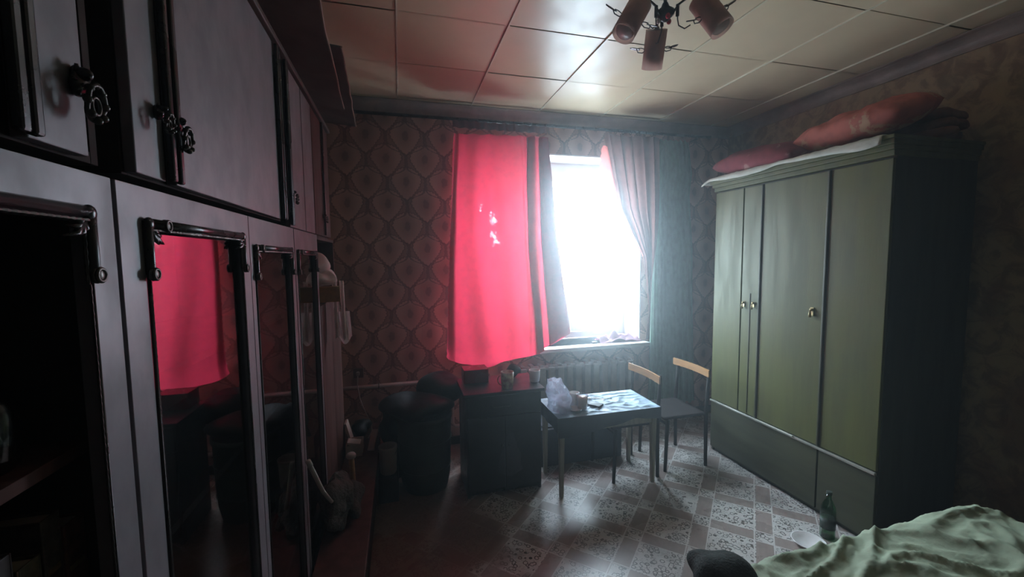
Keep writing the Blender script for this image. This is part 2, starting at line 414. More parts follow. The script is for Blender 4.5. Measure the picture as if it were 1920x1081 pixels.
M['orange_wood'] = simple('orange_plywood', (.34, .17, .06), .5, var=.2, scale=9, stretch=(6, 1, 6))
M['seat_wood'] = simple('dark_plywood_seat', (.018, .013, .012), .7, spec=.1)
M['black_wood'] = simple('near_black_wood', (.022, .018, .018), .35, var=.4)
M['stand'] = simple('dark_nightstand_veneer', (.022, .017, .019), .42, var=.5, scale=7, spec=.4)
M['black_plastic'] = simple('black_bin_bag', (.010, .010, .013), .6, var=.4, scale=20, bump=.4, bscale=14)
M['green_plastic'] = simple('grey_green_plastic', (.050, .068, .056), .55, var=.25)
M['white_plastic'] = simple('dull_white_plastic', (.42, .36, .34), .4, var=.12)
M['ceramic'] = simple('white_glazed_ceramic', (.88, .85, .83), .2, var=.05)
M['clear'] = glass_mat('clear_glass', (.92, .92, .94), .05, .02)
M['tea'] = simple('milky_tea', (.62, .36, .22), .3, var=.1)
M['phone'] = simple('phone_glass_black', (.012, .014, .018), .5, spec=.15)
M['steel'] = simple('cutlery_steel', (.6, .6, .6), .25, metal=1)
def clearbag(op):
    m, nt, p, out = newmat('clear_crinkled_bag'); nt.nodes.remove(p)
    t = nd(nt, 'ShaderNodeBsdfTransparent', Color=(.9, .92, .97, 1)); g = nd(nt, 'ShaderNodeBsdfGlossy', Roughness=.18, Color=(.9, .93, 1, 1))
    d = nd(nt, 'ShaderNodeBsdfTranslucent', Color=(.75, .8, .92, 1)); d2 = nd(nt, 'ShaderNodeBsdfDiffuse', Color=(.7, .74, .85, 1))
    a = nd(nt, 'ShaderNodeMixShader'); nt.links.new(d.outputs[0], a.inputs[1]); nt.links.new(g.outputs[0], a.inputs[2]); a.inputs[0].default_value = .35
    a2 = nd(nt, 'ShaderNodeMixShader'); nt.links.new(a.outputs[0], a2.inputs[1]); nt.links.new(d2.outputs[0], a2.inputs[2]); a2.inputs[0].default_value = .3
    b = nd(nt, 'ShaderNodeMixShader'); b.inputs[0].default_value = op
    nt.links.new(t.outputs[0], b.inputs[1]); nt.links.new(a2.outputs[0], b.inputs[2])
    nt.links.new(b.outputs[0], out.inputs[0]); return m
M['clearbag'] = clearbag(.68); M['clearbag_dim'] = clearbag(.12)
M['shade'] = cloth_mat('brown_mesh_shade', (.75, .52, .45), (.8, .55, .46), .55, .28)
M['shade_in'] = simple('frosted_shade_glass', (.62, .48, .43), .4, var=.1)
M['dark_metal'] = simple('dark_bronze_metal', (.035, .028, .028), .35, metal=.6)
M['leaf_metal'] = simple('smoked_leaf', (.07, .05, .055), .2, metal=.5)
M['red_glass'] = simple('red_glass_bead', (.65, .02, .05), .15, spec=.8)
M['board'] = simple('warped_hardboard', (.075, .045, .035), .6, var=.35, scale=6)
M['board_edge'] = simple('raw_board_edge', (.32, .22, .16), .7)
M['pillow_red'] = cloth_mat('red_floral_ticking', (.58, .20, .16), (.4, .1, .08), .1, 0, pattern=(5.5, (.60, .42, .28), .42))
M['pillow_maroon'] = cloth_mat('maroon_floral_ticking', (.25, .065, .075), (.3, .06, .06), .1, 0, pattern=(7.0, (.42, .24, .22), .3))
M['brown_blanket'] = simple('brown_folded_blanket', (.24, .12, .09), .95, var=.4, scale=12, bump=.4)
M['floral_mug'] = simple('cream_flowered_glaze', (.85, .74, .58), .3, var=.2, scale=30, col2=(.50, .22, .20))
M['fluff'] = simple('grey_fleece', (.085, .078, .070), .98, var=.4, scale=40, bump=1.0, bscale=70)
M['stick'] = simple('whitish_stick_paint', (.42, .38, .33), .5)
M['carton'] = simple('pale_carton', (.48, .34, .29), .75, var=.15)
M['cord'] = simple('white_cord', (.42, .34, .32), .5)
M['socket'] = simple('brown_socket_plastic', (.10, .055, .045), .35)
M['concrete'] = simple('facade_plaster', (.45, .44, .42), .9)
M['bottle_green'] = glass_mat('green_bottle_plastic', (.30, .52, .36), .06, .05)
M['paper'] = simple('book_pages', (.40, .34, .26), .9)

# ------------------------------------------------------------------ room shell
XL, XR, YB, YF, ZC = -.86, 3.25, -1.5, 3.6, 2.9
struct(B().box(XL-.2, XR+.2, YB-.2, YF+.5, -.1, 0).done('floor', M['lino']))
struct(B().box(XL-.2, XL, YB, YF, 0, ZC+.03).done('wall_left', M['dark_paper']))
struct(B().box(XR, XR+.2, YB, YF, 0, ZC+.03).done('wall_right', M['dark_paper']))
struct(B().box(XL-.2, XR+.2, YB-.2, YB, 0, ZC+.03).done('wall_back', M['plain_wall']))
OX0, OX1, OZ0, OZ1 = .50, 2.27, .81, 2.57       # window opening
wf = B()
wf.box(XL-.2, OX0, YF, YF+.5, 0, ZC+.03); wf.box(OX1, XR+.2, YF, YF+.5, 0, ZC+.03)
wf.box(OX0, OX1, YF, YF+.5, 0, OZ0); wf.box(OX0, OX1, YF, YF+.5, OZ1, ZC+.03)
wall_far = struct(wf.done('wall_far', M['ogee']))
rv = B(); t = .012
rv.box(OX0, OX0+t, YF+.002, YF+.5, OZ0, OZ1); rv.box(OX1-t, OX1, YF+.002, YF+.5, OZ0, OZ1); rv.box(OX0, OX1, YF+.002, YF+.5, OZ1-t, OZ1)
struct(rv.done('trim_1', M['reveal']))
# ceiling: backing slab, square panels and battens over the joints
ceil = struct(B().box(XL-.2, XR+.2, YB-.2, YF+.5, ZC+.012, ZC+.15).done('ceiling', M['ceil_back']))
SX = [.02+.588*k for k in range(-2, 7)]; SY = [1.70+.590*k for k in range(-6, 5)]
pan = None
for i in range(len(SX)-1):
    for j in range(len(SY)-1):
        x0, x1 = max(SX[i], XL), min(SX[i+1], XR); y0, y1 = max(SY[j], YB), min(SY[j+1], YF)
        if x1-x0 < .05 or y1-y0 < .05: continue
        cx, cy = (x0+x1)/2, (y0+y1)/2; hx, hy = (x1-x0)/2-.003, (y1-y0)/2-.0045
        b = B(); sag = .006*math.sin(i*2.1+j*1.3)
        def pf(u, v): return Vector((cx+hx*(2*u-1), cy+hy*(2*v-1), ZC+.003+sag*.4-.006*math.sin(math.pi*u)*math.sin(math.pi*v)))
        b.sheet(pf, 4, 4, flip=True)
        b.box(cx-hx, cx+hx, cy-hy, cy+hy, ZC+.0065, ZC+.012)
        b.done('panel', M['ceil'], ceil)
for x in SX[1:]:
    if XL < x < XR: box('batten', M['batten'], ceil, x-.0045, x+.0045, YB, YF, ZC-.005, ZC+.004, 0)
# coves
def cove(name, p0, p1, inward, mat, r=.075):
    p0, p1, inward = Vector(p0), Vector(p1), Vector(inward); b = B(); n = 10; k = 24
    prof = [(.0, -r*1.15), (.012, -r*1.15), (.012, -r*.95)] + [(.012+r*(1-math.cos(a))*1.0, -r*.95+r*math.sin(a)*.85) for a in [math.pi/2*q/n for q in range(1, n+1)]] + [(.012+r*1.15, -.004), (.012+r*1.15, 0), (0, 0)]
    vs = []; fs = []
    for i in range(k+1):
        q = p0.lerp(p1, i/k)
        wob = .004*math.sin(i*1.7)
        for (a, z) in prof: vs.append(q+inward*a+Vector((0, 0, z+(wob if z < -.01 else 0))))
    m = len(prof)
    for i in range(k):
        for j in range(m): fs.append((i*m+j, i*m+(j+1) % m, (i+1)*m+(j+1) % m, (i+1)*m+j))
    b.add(vs, fs); return struct(b.done(name, mat, smooth=False))
cove('trim_2', (XL, YF, ZC-.002), (XR, YF, ZC-.002), (0, -1, 0), M['cove'])
cove('trim_3', (XR, YB, ZC-.002), (XR, YF-.09, ZC-.002), (-1, 0, 0), M['cove'])
for nm, a in (('baseboard_right', (XR-.018, XR, YB, YF, 0, .07)), ('baseboard_far', (XL, XR-.02, YF-.018, YF, 0, .07)), ('baseboard_left', (XL, XL+.018, YB, YF-.02, 0, .07))):
    struct(box(nm, M['black_wood'], None, *a))

# window: frame, sashes, panes, sill
win = bpy.data.objects.new('window_1', None); C.objects.link(win); win.location = (1.385, 3.92, OZ0); struct(win)
Y0, Y1 = 3.90, 3.97
fr = B()
a0, a1, z0, z1 = OX0+.012, OX1-.012, OZ0+.01, OZ1-.012
fr.box(a0, a0+.05, Y0, Y1, z0, z1); fr.box(a1-.05, a1, Y0, Y1, z0, z1); fr.box(a0+.05, a1-.05, Y0, Y1, z0, z0+.06); fr.box(a0+.05, a1-.05, Y0, Y1, z1-.12, z1)
fr.done('window_frame', M['white_paint'], win, bevel=.004)
ms = [a0+.05, 1.10, 1.66, a1-.05]
for k in range(3):
    s0, s1 = ms[k]+.004, ms[k+1]-.004; q0, q1 = z0+.064, z1-.124
    sb = B(); W = .05
    sb.box(s0, s0+W, Y0+.01, Y1-.012, q0, q1); sb.box(s1-W, s1, Y0+.01, Y1-.012, q0, q1)
    sb.box(s0+W, s1-W, Y0+.01, Y1-.012, q0, q0+W); sb.box(s0+W, s1-W, Y0+.01, Y1-.012, q1-W, q1)
    so = sb.done('sash', M['white_paint'], win, bevel=.003)
    B().box(s0+W, s1-W, Y0+.03, Y0+.036, q0+W, q1-W).done('pane', M['win_glass'], so)
hb = B().tube([(1.73, Y0+.01, 1.62), (1.73, Y0-.03, 1.62), (1.80, Y0-.035, 1.62)], .008)
hb.done('window_handle', M['white_paint'], win, smooth=True)
box('window_sill', M['white_paint'], win, OX0-.02, OX1+.05, YF-.10, Y0, OZ0-.035, OZ0, .006)

# a strip of the building across the yard, washed out by daylight
# ------------------------------------------------------------------ heating
rad = thing('radiator', 'cast iron sectional radiator below the window sill', 'radiator', (1.55, 3.5, .12))
for k in range(13):
    x = 1.02+k*.088; b = B()
    b.box(x-.030, x+.030, 3.44, 3.465, .17, .66); b.box(x-.018, x+.018, 3.465, 3.55, .15, .68)
    b.done('fin', M['radiator'], rad, bevel=.008)
b = B(); b.tube([(.94, 3.51, .64), (2.12, 3.51, .64)], .024); b.tube([(.94, 3.51, .18), (2.12, 3.51, .18)], .024)
b.done('header_pipe', M['radiator'], rad, smooth=True)
for x in (1.065, 2.03):
    box('bracket_foot', M['radiator'], rad, x-.012, x+.012, 3.49, 3.53, 0, .17)
p = thing('heating_pipe', 'pinkish white heating pipe running along the papered wall', 'pipe', (-.1, 3.54, .59))
b = B(); b.tube([(XL+.01, 3.54, .595), (.30, 3.54, .60)], .016, 12); b.tube([(.35, 3.54, .60), (.385, 3.54, .59), (.40, 3.54, .56), (.40, 3.54, .22), (.42, 3.535, .185), (.93, 3.51, .18)], .016, 12)
b.done('tube', M['pipe'], p, smooth=True)
b = B().tube([(.29, 3.54, .60), (.36, 3.54, .60)], .023, 12); b.done('coupling', M['pipe'], p, smooth=True)
for x in (-.2,):
    B().tube([(x, 3.594, .56), (x, 3.54, .575), (x+.001, 3.52, .60), (x, 3.54, .62)], .005, 6).done('hook', M['pewter'], p)

# curtain rod
rod = thing('curtain_rod', 'dark curtain rod under the ceiling cove on the window wall', 'curtain rod', (1.2, 3.5, 2.78))
B().tube([(-.55, 3.50, 2.775), (2.95, 3.50, 2.785)], .013, 10).done('pole', M['mould'], rod, smooth=True)
for x in (-.4, 1.25, 2.8): B().tube([(x, 3.6, 2.76), (x, 3.50, 2.762), (x, 3.482, 2.78)], .006, 6).done('bracket', M['mould'], rod)
for x in [.50+.078*k for k in range(9)]+[1.93+.075*k for k in range(6)]:
    ring = [(x, 3.50+.019*math.cos(a), 2.772+.019*math.sin(a)) for a in [2*math.pi*q/12 for q in range(12)]]
    B().tube(ring, .0025, 5, closed=True).done('ring', M['pewter'], rod)

# red curtain, left
def fold(xs, u): return interp(xs, u)
L_top = [(0, 850), (.12, 862), (.55, 975), (.62, 985), (.67, 1003), (.72, 987), (.80, 1012), (.86, 1028), (.92, 1010), (1, 1026)]
L_mid = [(0, 842), (.12, 858), (.55, 985), (.62, 994), (.67, 1004), (.72, 990), (.80, 1020), (.86, 1044), (.92, 1014), (1, 1042)]
L_bot = [(0, 837), (.12, 856), (.55, 995), (.62, 1010), (.67, 1022), (.72, 1004), (.80, 1045), (.86, 1070), (.92, 1030), (1, 1066)]
L_hem = [(0, 671), (.12, 680), (.3, 688), (.45, 673), (.62, 663), (.67, 657), (.72, 664), (.8, 637), (.86, 624), (.92, 648), (1, 624)]
def red_left(u, v):
    px = interp([(0, interp(L_top, u)), (.5, interp(L_mid, u)), (1, interp(L_bot, u))], v)
    py = lerp(248+9*u+2.5*abs(math.sin(u*9*math.pi)), interp(L_hem, u)+(2.5*noise.noise(Vector((u*14, 3, 0))) if v > .98 else 0), v)
    deep = .010+.014*v
    y = 3.485-deep*math.sin(u*38+1.5*math.sin(v*2.4+u*5))-.008*math.sin(u*17+v*4)
    if u > .55: y -= .03*abs(math.sin((u-.55)*28))
    # the lower half billows into the room on the draught
    k = max(0, (v-.35)/.65); k = k*k*(3-2*k)
    y -= (.17*(1-.75*max(0, (u-.45)/.55)))*k
    if v > .93: y += .05*((v-.93)/.07)**2
    q = atY(px, py, y); x = q.x+.006*noise.noise(Vector((u*8, v*6, 2)))
    if u < .02: x += .006*abs(math.sin(v*130))
    return Vector((x, y, q.z))
cur = thing('red_curtain', 'bright red curtain glowing with daylight across the left of the window', 'curtain', (.85, 3.48, .64))
B().sheet(red_left, 150, 120).done('drape', M['red_curtain'], cur, smooth=True)
hd = B().sheet(lambda u, v: Vector((atY(lerp(850, 1026, u), 300, 3.47).x, 3.478-.014*math.sin(u*60), 2.762-.058*v)), 90, 4)
hd.done('heading_tape', M['maroon'], cur, smooth=True)
# faded curtain, right, drawn aside and caught on the sill
Rl = [(0, 1131), (.2, 1146), (.35, 1160), (.47, 1184), (.58, 1206), (.70, 1213), (.85, 1219), (1, 1213)]
Rr = [(0, 1234), (.2, 1236), (.35, 1236), (.47, 1234), (.58, 1229), (.70, 1224), (.85, 1223), (1, 1222)]
def red_right(u, v):
    uu = u+.045*math.sin(u*2*math.pi*5)      # overlapping pleats
    px = lerp(interp(Rl, v), interp(Rr, v), uu)
    z = lerp(2.735, .845, v)
    y = 3.47-.022*math.sin(u*2*math.pi*6.5+v*2)*(1-.4*v)-.01*math.sin(u*23+v*9)
    return Vector((atY(px, 400, y).x, y, z))
cur2 = thing('red_curtain', 'faded red curtain bunched aside with a scalloped lace edge right of the bright opening', 'curtain', (2.15, 3.47, .83))
B().sheet(red_right, 90, 90).done('drape', M['pink_curtain'], cur2, smooth=True)
def lace(u, v):
    vv = .06+v*.52; p0 = red_right(0, vv)
    wd = .125*math.sin(math.pi*min(1, v*1.1+.08))+.012
    return Vector((p0.x+.012-wd*(1-u)*1.0-(.012*abs(math.sin(vv*95)) if u < .2 else 0), p0.y-.012-.004*math.sin(vv*60)*(1-u), p0.z+.01*(1-u)))
B().sheet(lace, 6, 110).done('lace_edging', M['lace'], cur2, smooth=True)
# green net curtain further right
Gr = [(0, 1288), (.12, 1296), (.2, 1292), (.4, 1300), (.6, 1302), (1, 1310)]
def green(u, v):
    px = lerp(1226-6*v, interp(Gr, v), u); z = lerp(2.74, .16, v)
    y = 3.53-.022*math.sin(u*2*math.pi*7+.8*math.sin(v*4))-.008*math.sin(u*51)
    return Vector((atY(px, 400, y).x, y, z))
tag(B().sheet(green, 110, 60).done('net_curtain', M['green_tulle'], smooth=True), 'grey green net curtain hanging full length right of the window', 'curtain')

# lilac cloth and a matchbox on the sill
def crumple(c, sx, sy, h, seed, rot=0.0, n=46):
    c = Vector(c); cr, sr = math.cos(rot), math.sin(rot)
    def f(u, v):
        a = (u-.5)*2; b_ = (v-.5)*2; rr = max(0, 1-(a*a+b_*b_)**.9*.62)
        z = h*rr*(.35+.9*abs(noise.noise(Vector((u*3.2+seed, v*3.2, seed)))*1.8))+.004*abs(noise.noise(Vector((u*13, v*13, seed))))
        q = 1+.22*noise.noise(Vector((u*2.5, v*2.5, seed+5)))
        x, y = a*sx*q, b_*sy*q
        return c+Vector((x*cr-y*sr, x*sr+y*cr, max(.001, z)))
    return B().sheet(f, n, n)
tag(crumple((2.05, 3.66, OZ0+.001), .21, .085, .10, 3.3, .0).done('folded_cloth', M['lilac'], smooth=True, solid=.002), 'crumpled lilac cloth lying on the right of the window sill', 'cloth')
tag(box('matchbox', M['black_plastic'], None, 1.76, 1.81, 3.60, 3.635, OZ0, OZ0+.016), 'tiny dark matchbox lying on the white window sill', 'box')

# ------------------------------------------------------------------ wall unit on the left
CX = -.42; CB = -.84
def ornament_frame(parent, y0, y1, z0, z1, mat=None):
    """cast frame round a glass: moulded top rail with short returns, thin side rods, rosettes"""
    mat = mat or M['mould']; x = CX+.004; g = .012
    b = B()
    b.tube([(x, y0, z1), (x, y1, z1)], .0085, 8); b.tube([(x-.002, y0, z1-.010), (x-.002, y1, z1-.010)], .005, 8)
    for yy, sg in ((y0, 1), (y1, -1)):
        b.tube([(x, yy, z1+.004), (x, yy, z1-.085), (x-.002, yy+sg*.002, z1-.098)], [.0085, .0085, .004], 8)
        b.tube([(x-.003, yy, z1-.09), (x-.003, yy, z0)], .003, 6)
    b.tube([(x-.002, y0, z0), (x-.002, y1, z0)], .004, 8)
    b.done('frame_rod', mat, parent, smooth=True)
    b = B()       # beaded inner rope
    for (p0, p1, o) in (((x+.004, y0, z1), (x+.004, y1, z1), (0, 0, -g)), ((x, y0, z1-.10), (x, y0, z1), (0, g*.9, 0)), ((x, y1, z1-.10), (x, y1, z1), (0, -g*.9, 0)), ((x-.002, y1, z0), (x-.002, y1, z1-.1), (0, -.004, 0)), ((x-.002, y0, z0), (x-.002, y0, z1-.1), (0, .004, 0))):
        p0 = Vector(p0)+Vector(o); p1 = Vector(p1)+Vector(o); n = int((p1-p0).length/.006); f_ = .45 if o[0] == 0 and abs(o[1]) == .004 else .8
        pts = [p0.lerp(p1, k/n) for k in range(n+1)]
        b.tube(pts, [(.0036*f_ if k % 2 else .0022*f_) for k in range(n+1)], 5)
    b.done('beading', M['pewter'], parent)
    for (cy, sy) in ((y0, 1), (y1, -1)):
        b = B(); b.blob((x+.002, cy+sy*.002, z1-.002), (.007, .012, .012), 12, 8, .1)
        for q in range(5):
            a = .25+q/4*(math.pi/2-.5); l = .045-.012*abs(q-2)
            b.tube([(x, cy+sy*.010, z1-.012), (x+.003, cy+sy*(.010+l*.6*math.sin(a)), z1-.012-l*.6*math.cos(a)), (x, cy+sy*(.010+l*math.sin(a+.25)), z1-.012-l*math.cos(a+.25))], [.0035, .0045, .0015], 5)
        b.done('corner_scroll', mat, parent, smooth=True)
    for (cy, cz) in ((y0+.05, z1-.002), (y1, z1-.088), (y0, z1-.088)):
        s_ = .75
        ring = [(x+.009, cy+.012*s_*math.cos(a), cz+.012*s_*math.sin(a)) for a in [2*math.pi*q/14 for q in range(14)]]
        b = B().tube(ring, .0028, 6, closed=True); b.blob((x+.004, cy, cz), (.007, .016*s_, .016*s_), 12, 8)
        b.done('rosette', M['pewter'], parent, smooth=True)
def glass_door(parent, y0, y1, z0, z1, gy0, gy1, gz0, gz1, orn=True, pane=True):
    d = B(); xa, xb = CX-.022, CX
    vs = [(x, y, z) for x in (xa, xb) for (y, z) in ((y0, z0), (y1, z0), (y1, z1), (y0, z1), (gy0, gz0), (gy1, gz0), (gy1, gz1), (gy0, gz1))]
    fs = []
    for q in range(4):
        n_ = (q+1) % 4
        fs += [(q, 4+q, 4+n_, n_), (8+q, 8+n_, 12+n_, 12+q), (q, n_, 8+n_, 8+q), (4+q, 12+q, 12+n_, 4+n_)]
    d.add(vs, fs)
    do = d.done('door', M['cab'], parent, bevel=.0015, weld=False)
    if pane: B().box(xa+.008, xa+.012, gy0, gy1, gz0, gz1).done('glass_panel', M['door_glass'], do)
    if orn: ornament_frame(do, gy0+.004, gy1-.004, gz0+.004, gz1-.004)
    return do
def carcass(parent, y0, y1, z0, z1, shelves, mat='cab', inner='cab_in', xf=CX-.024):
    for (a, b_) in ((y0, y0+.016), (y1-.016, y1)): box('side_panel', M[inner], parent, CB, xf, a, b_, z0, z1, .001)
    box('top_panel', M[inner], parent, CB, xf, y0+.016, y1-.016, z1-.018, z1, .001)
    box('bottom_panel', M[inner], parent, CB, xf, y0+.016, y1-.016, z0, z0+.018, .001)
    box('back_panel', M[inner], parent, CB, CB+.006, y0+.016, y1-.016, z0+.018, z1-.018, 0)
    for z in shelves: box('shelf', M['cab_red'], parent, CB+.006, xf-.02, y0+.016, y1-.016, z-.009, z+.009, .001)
LZ = 1.775
c1 = thing('glass_cabinet', 'lower cabinet nearest the camera, bookcase with glassless ornate framed doors', 'cabinet', (-.63, .3, .0))
carcass(c1, -.25, .778, .06, LZ, [.42, .72, 1.02, 1.372])
glass_door(c1, -.245, .262, .07, LZ, -.19, .205, .22, 1.725, pane=False)
glass_door(c1, .266, .776, .07, LZ, .32, .720, .22, 1.722, pane=False)
box('plinth', M['mould'], c1, CB, CX-.04, -.25, .778, 0, .06)
c2 = thing('glass_cabinet', 'lower cabinet with two glass doors, the first one mirroring the red curtain', 'cabinet', (-.63, 1.34, .0))
carcass(c2, .782, 1.898, .06, LZ, [.42, .78, 1.10, 1.42])
glass_door(c2, .786, 1.365, .07, LZ, .85, 1.305, .22, 1.718)
glass_door(c2, 1.369, 1.895, .07, LZ, 1.400, 1.838, .22, 1.690)
box('plinth', M['mould'], c2, CB, CX-.04, .782, 1.898, 0, .06)
c3 = thing('glass_cabinet', 'narrow lower cabinet with one dark glass door beside the plastic bag', 'cabinet', (-.63, 2.15, .0))
carcass(c3, 1.902, 2.398, .06, LZ, [.42, .78, 1.10, 1.42])
glass_door(c3, 1.905, 2.395, .07, LZ, 1.935, 2.345, .22, 1.685)
box('plinth', M['mould'], c3, CB, CX-.04, 1.902, 2.398, 0, .06)
c4 = thing('end_cabinet', 'reddish brown end cabinet with an open niche at the far left corner', 'cabinet', (-.63, 2.76, .0))
carcass(c4, 2.402, 3.12, .06, LZ, [1.40], inner='cab_red')
box('door', M['cab_red'], c4, CX-.022, CX, 2.405, 2.76, .07, 1.395)
box('door', M['cab_red'], c4, CX-.022, CX, 2.764, 3.117, .07, 1.395)
box('plinth', M['mould'], c4, CB, CX-.04, 2.402, 3.12, 0, .06)
# upper cabinets
UZ0, UZ1 = 1.795, 2.44
def bars(parent, ys, z0=UZ0+.004, z1=UZ1-.01):
    for y in ys:
        B().box(CX-.001, CX+.012, y-.008, y+.008, z0, z1).done('moulding', M['mould'], parent, bevel=.004)
def handle(parent, y, z, s=1.0):
    x = CX+.002
    b = B(); b.blob((x, y, z+.03*s), (.008, .022*s, .030*s), 16, 10, .25, 60)
    b.blob((x+.006, y, z+.045*s), (.012, .012*s, .014*s), 12, 8)
    for k in range(6):
        a = k*math.pi/3; b.tube([(x+.003, y+.016*s*math.cos(a), z+.03*s+.022*s*math.sin(a)), (x+.005, y+.028*s*math.cos(a), z+.03*s+.036*s*math.sin(a))], [.006*s, .003*s], 6)
    h = b.done('handle', M['mould'], parent, smooth=True)
    b = B()
    ring = [(x+.018+.004*math.sin(a), y+.026*s*math.cos(a)*(1+.12*math.cos(3*a)), z-.012*s+.036*s*math.sin(a)) for a in [2*math.pi*q/24 for q in range(24)]]
    b.tube(ring, .0048*s, 7, closed=True)
    ring2 = [(x+.018, y+.013*s*math.cos(a), z-.018*s+.018*s*math.sin(a)) for a in [2*math.pi*q/16 for q in range(16)]]
    b.tube(ring2, .0035*s, 6, closed=True)
    for k in range(8):
        a = k*math.pi/4; b.blob((x+.019, y+.026*s*math.cos(a), z-.012*s+.036*s*math.sin(a)), (.006, .008*s, .008*s), 8, 6)
    b.done('drop_ring', M['pewter'], h, smooth=True)
def slab(parent, y0, y1, z0=UZ0+.003, z1=UZ1-.006, mat='cab', x=CX-.004):
    return B().box(x-.018, x, y0, y1, z0, z1).done('door', M[mat], parent, bevel=.002)
u1 = thing('wall_cabinet', 'upper cabinet nearest the camera with ornate drop handle', 'cabinet', (-.63, .3, UZ0))
carcass(u1, -.25, .795, UZ0, UZ1, [2.1])
slab(u1, -.245, .225); slab(u1, .228, .605); slab(u1, .640, .742)
bars(u1, [.243, .618, .637]); handle(u1, .722, 1.875, .66)
u2 = thing('wall_cabinet', 'upper cabinet with a wide plain door and a pair of small handles', 'cabinet', (-.63, 1.35, UZ0))
carcass(u2, .85, 1.812, UZ0, UZ1, [2.1])
slab(u2, .852, .945); slab(u2, .985, 1.735); bars(u2, [.950, .978, 1.745, 1.772])
handle(u2, .918, 1.905, .45); handle(u2, .985, 1.895, .62)
u3 = thing('wall_cabinet', 'upper cabinet with narrow doors above the narrow glass door', 'cabinet', (-.63, 2.12, UZ0))
carcass(u3, 1.86, 2.398, UZ0-.02, UZ1, [2.1])
slab(u3, 1.872, 2.16, UZ0-.015); slab(u3, 2.175, 2.39, UZ0-.015); bars(u3, [1.866, 1.884], UZ0-.01)
handle(u3, 1.90, 1.90, .5)
u4 = thing('wall_cabinet', 'farthest upper cabinet over the open niche in the left corner', 'cabinet', (-.63, 2.65, UZ0))
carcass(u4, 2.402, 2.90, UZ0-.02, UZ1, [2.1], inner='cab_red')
slab(u4, 2.405, 2.65, UZ0-.015, mat='cab_red'); slab(u4, 2.655, 2.895, UZ0-.015, mat='cab_red'); bars(u4, [2.652], UZ0-.01)
handle(u4, 2.63, 1.88, .45)
tag(B().box(CB, CX+.010, -.25, 2.92, UZ1+.001, UZ1+.025).box(CB, CX-.006, -.25, 2.91, UZ1+.0255, UZ1+.05).done('cornice_board', M['board'], bevel=.004), 'dark cornice board capping the row of upper cabinets', 'board')
# hardboard sheets lying on top and hanging over
def warped(pts, z, th, name, label, sag):
    n = 24
    b = B()
    def f(u, v):
        y = lerp(pts[0], pts[1], v); xe = lerp(pts[2], pts[3], v)+.008*noise.noise(Vector((v*9, z, 0)))
        x = lerp(-.80, xe, u)
        return Vector((x, y, z-sag*u**3*(.6+.4*math.sin(v*3))+.006*math.sin(v*7)))
    b.sheet(f, 12, n)
    t_ = thing(name, label, 'board', (-.5, (pts[0]+pts[1])/2, z))
    b.done('sheet', M['board'], t_, solid=th)
    e = B().tube([f(1, k/n)+Vector((.003, 0, 0)) for k in range(n+1)], th*.55, 6); e.done('raw_edge', M['board_edge'], t_)
warped((.3, 2.88, -.19, -.315), 2.60, .008, 'hardboard_sheet', 'long warped hardboard sheet overhanging the upper cabinets, nearest the camera', .02)
warped((2.12, 3.34, -.235, -.285), 2.635, .008, 'hardboard_sheet', 'shorter hardboard sheet sticking out farther along the cabinet tops', .03)
tag(B().box(-.82, -.47, .4, 3.0, UZ1+.051, 2.588).done('packing_box', M['board'], bevel=.01), 'long flat dark box on the cabinet tops under the hardboard sheets', 'box')
# things in the first cabinet
bk = [(.11, .05, .23, 0), (.075, .04, .26, 1), (.05, .045, .22, 2), (.02, .035, .25, 0), (-.02, .05, .21, 1)]
cols = [(.12, .05, .03), (.07, .055, .04), (.10, .08, .04), (.05, .03, .03), (.09, .07, .06)]
lab = ['reddish book with a worn spine, rightmost in the glassless nearest bookcase', 'tall brown book beside the reddish one in the glassless nearest bookcase', 'mustard book third from the right on the low shelf', 'tall dark book fourth from the right on the low shelf', 'short grey brown book leftmost on the low shelf']
y = .757
for i in range(5):
    th = bk[i][1]*.8; h = bk[i][2]+.01; z = 1.030; x1 = -.478; x0 = x1-.16; cm = simple('book_cover_%d' % i, cols[i], .6, var=.5, scale=50)
    t_ = thing('book', lab[i], 'book', (x1-.08, y-th/2, z), 'books on the low shelf in the glassless nearest bookcase')
    bb = B(); bb.box(x0, x1, y-th, y-th+.003, z, z+h); bb.box(x0, x1, y-.003, y, z, z+h); bb.box(x1-.003, x1, y-th+.003, y-.003, z, z+h)
    bb.done('cover', cm, t_, bevel=.001)
    box('pages', M['paper'], t_, x0+.004, x1-.004, y-th+.0035, y-.0035, z+.004, z+h-.004, 0)
    for zz in (.25, .7): box('spine_band', M['brass'], t_, x1+.0001, x1+.0006, y-th+.006, y-.006, z+h*zz, z+h*zz+.008, 0)
    y -= th+.004
tag(B().lathe([(.03, 0), (.038, .01), (.04, .07), (.035, .10), (.031, .10), (.034, .07), (.030, .012), (0, .010)], (-.52, .66, 1.382)).done('glass_tumbler', M['clear'], smooth=True), 'dim glass tumbler on a shelf of the nearest bookcase', 'glass')
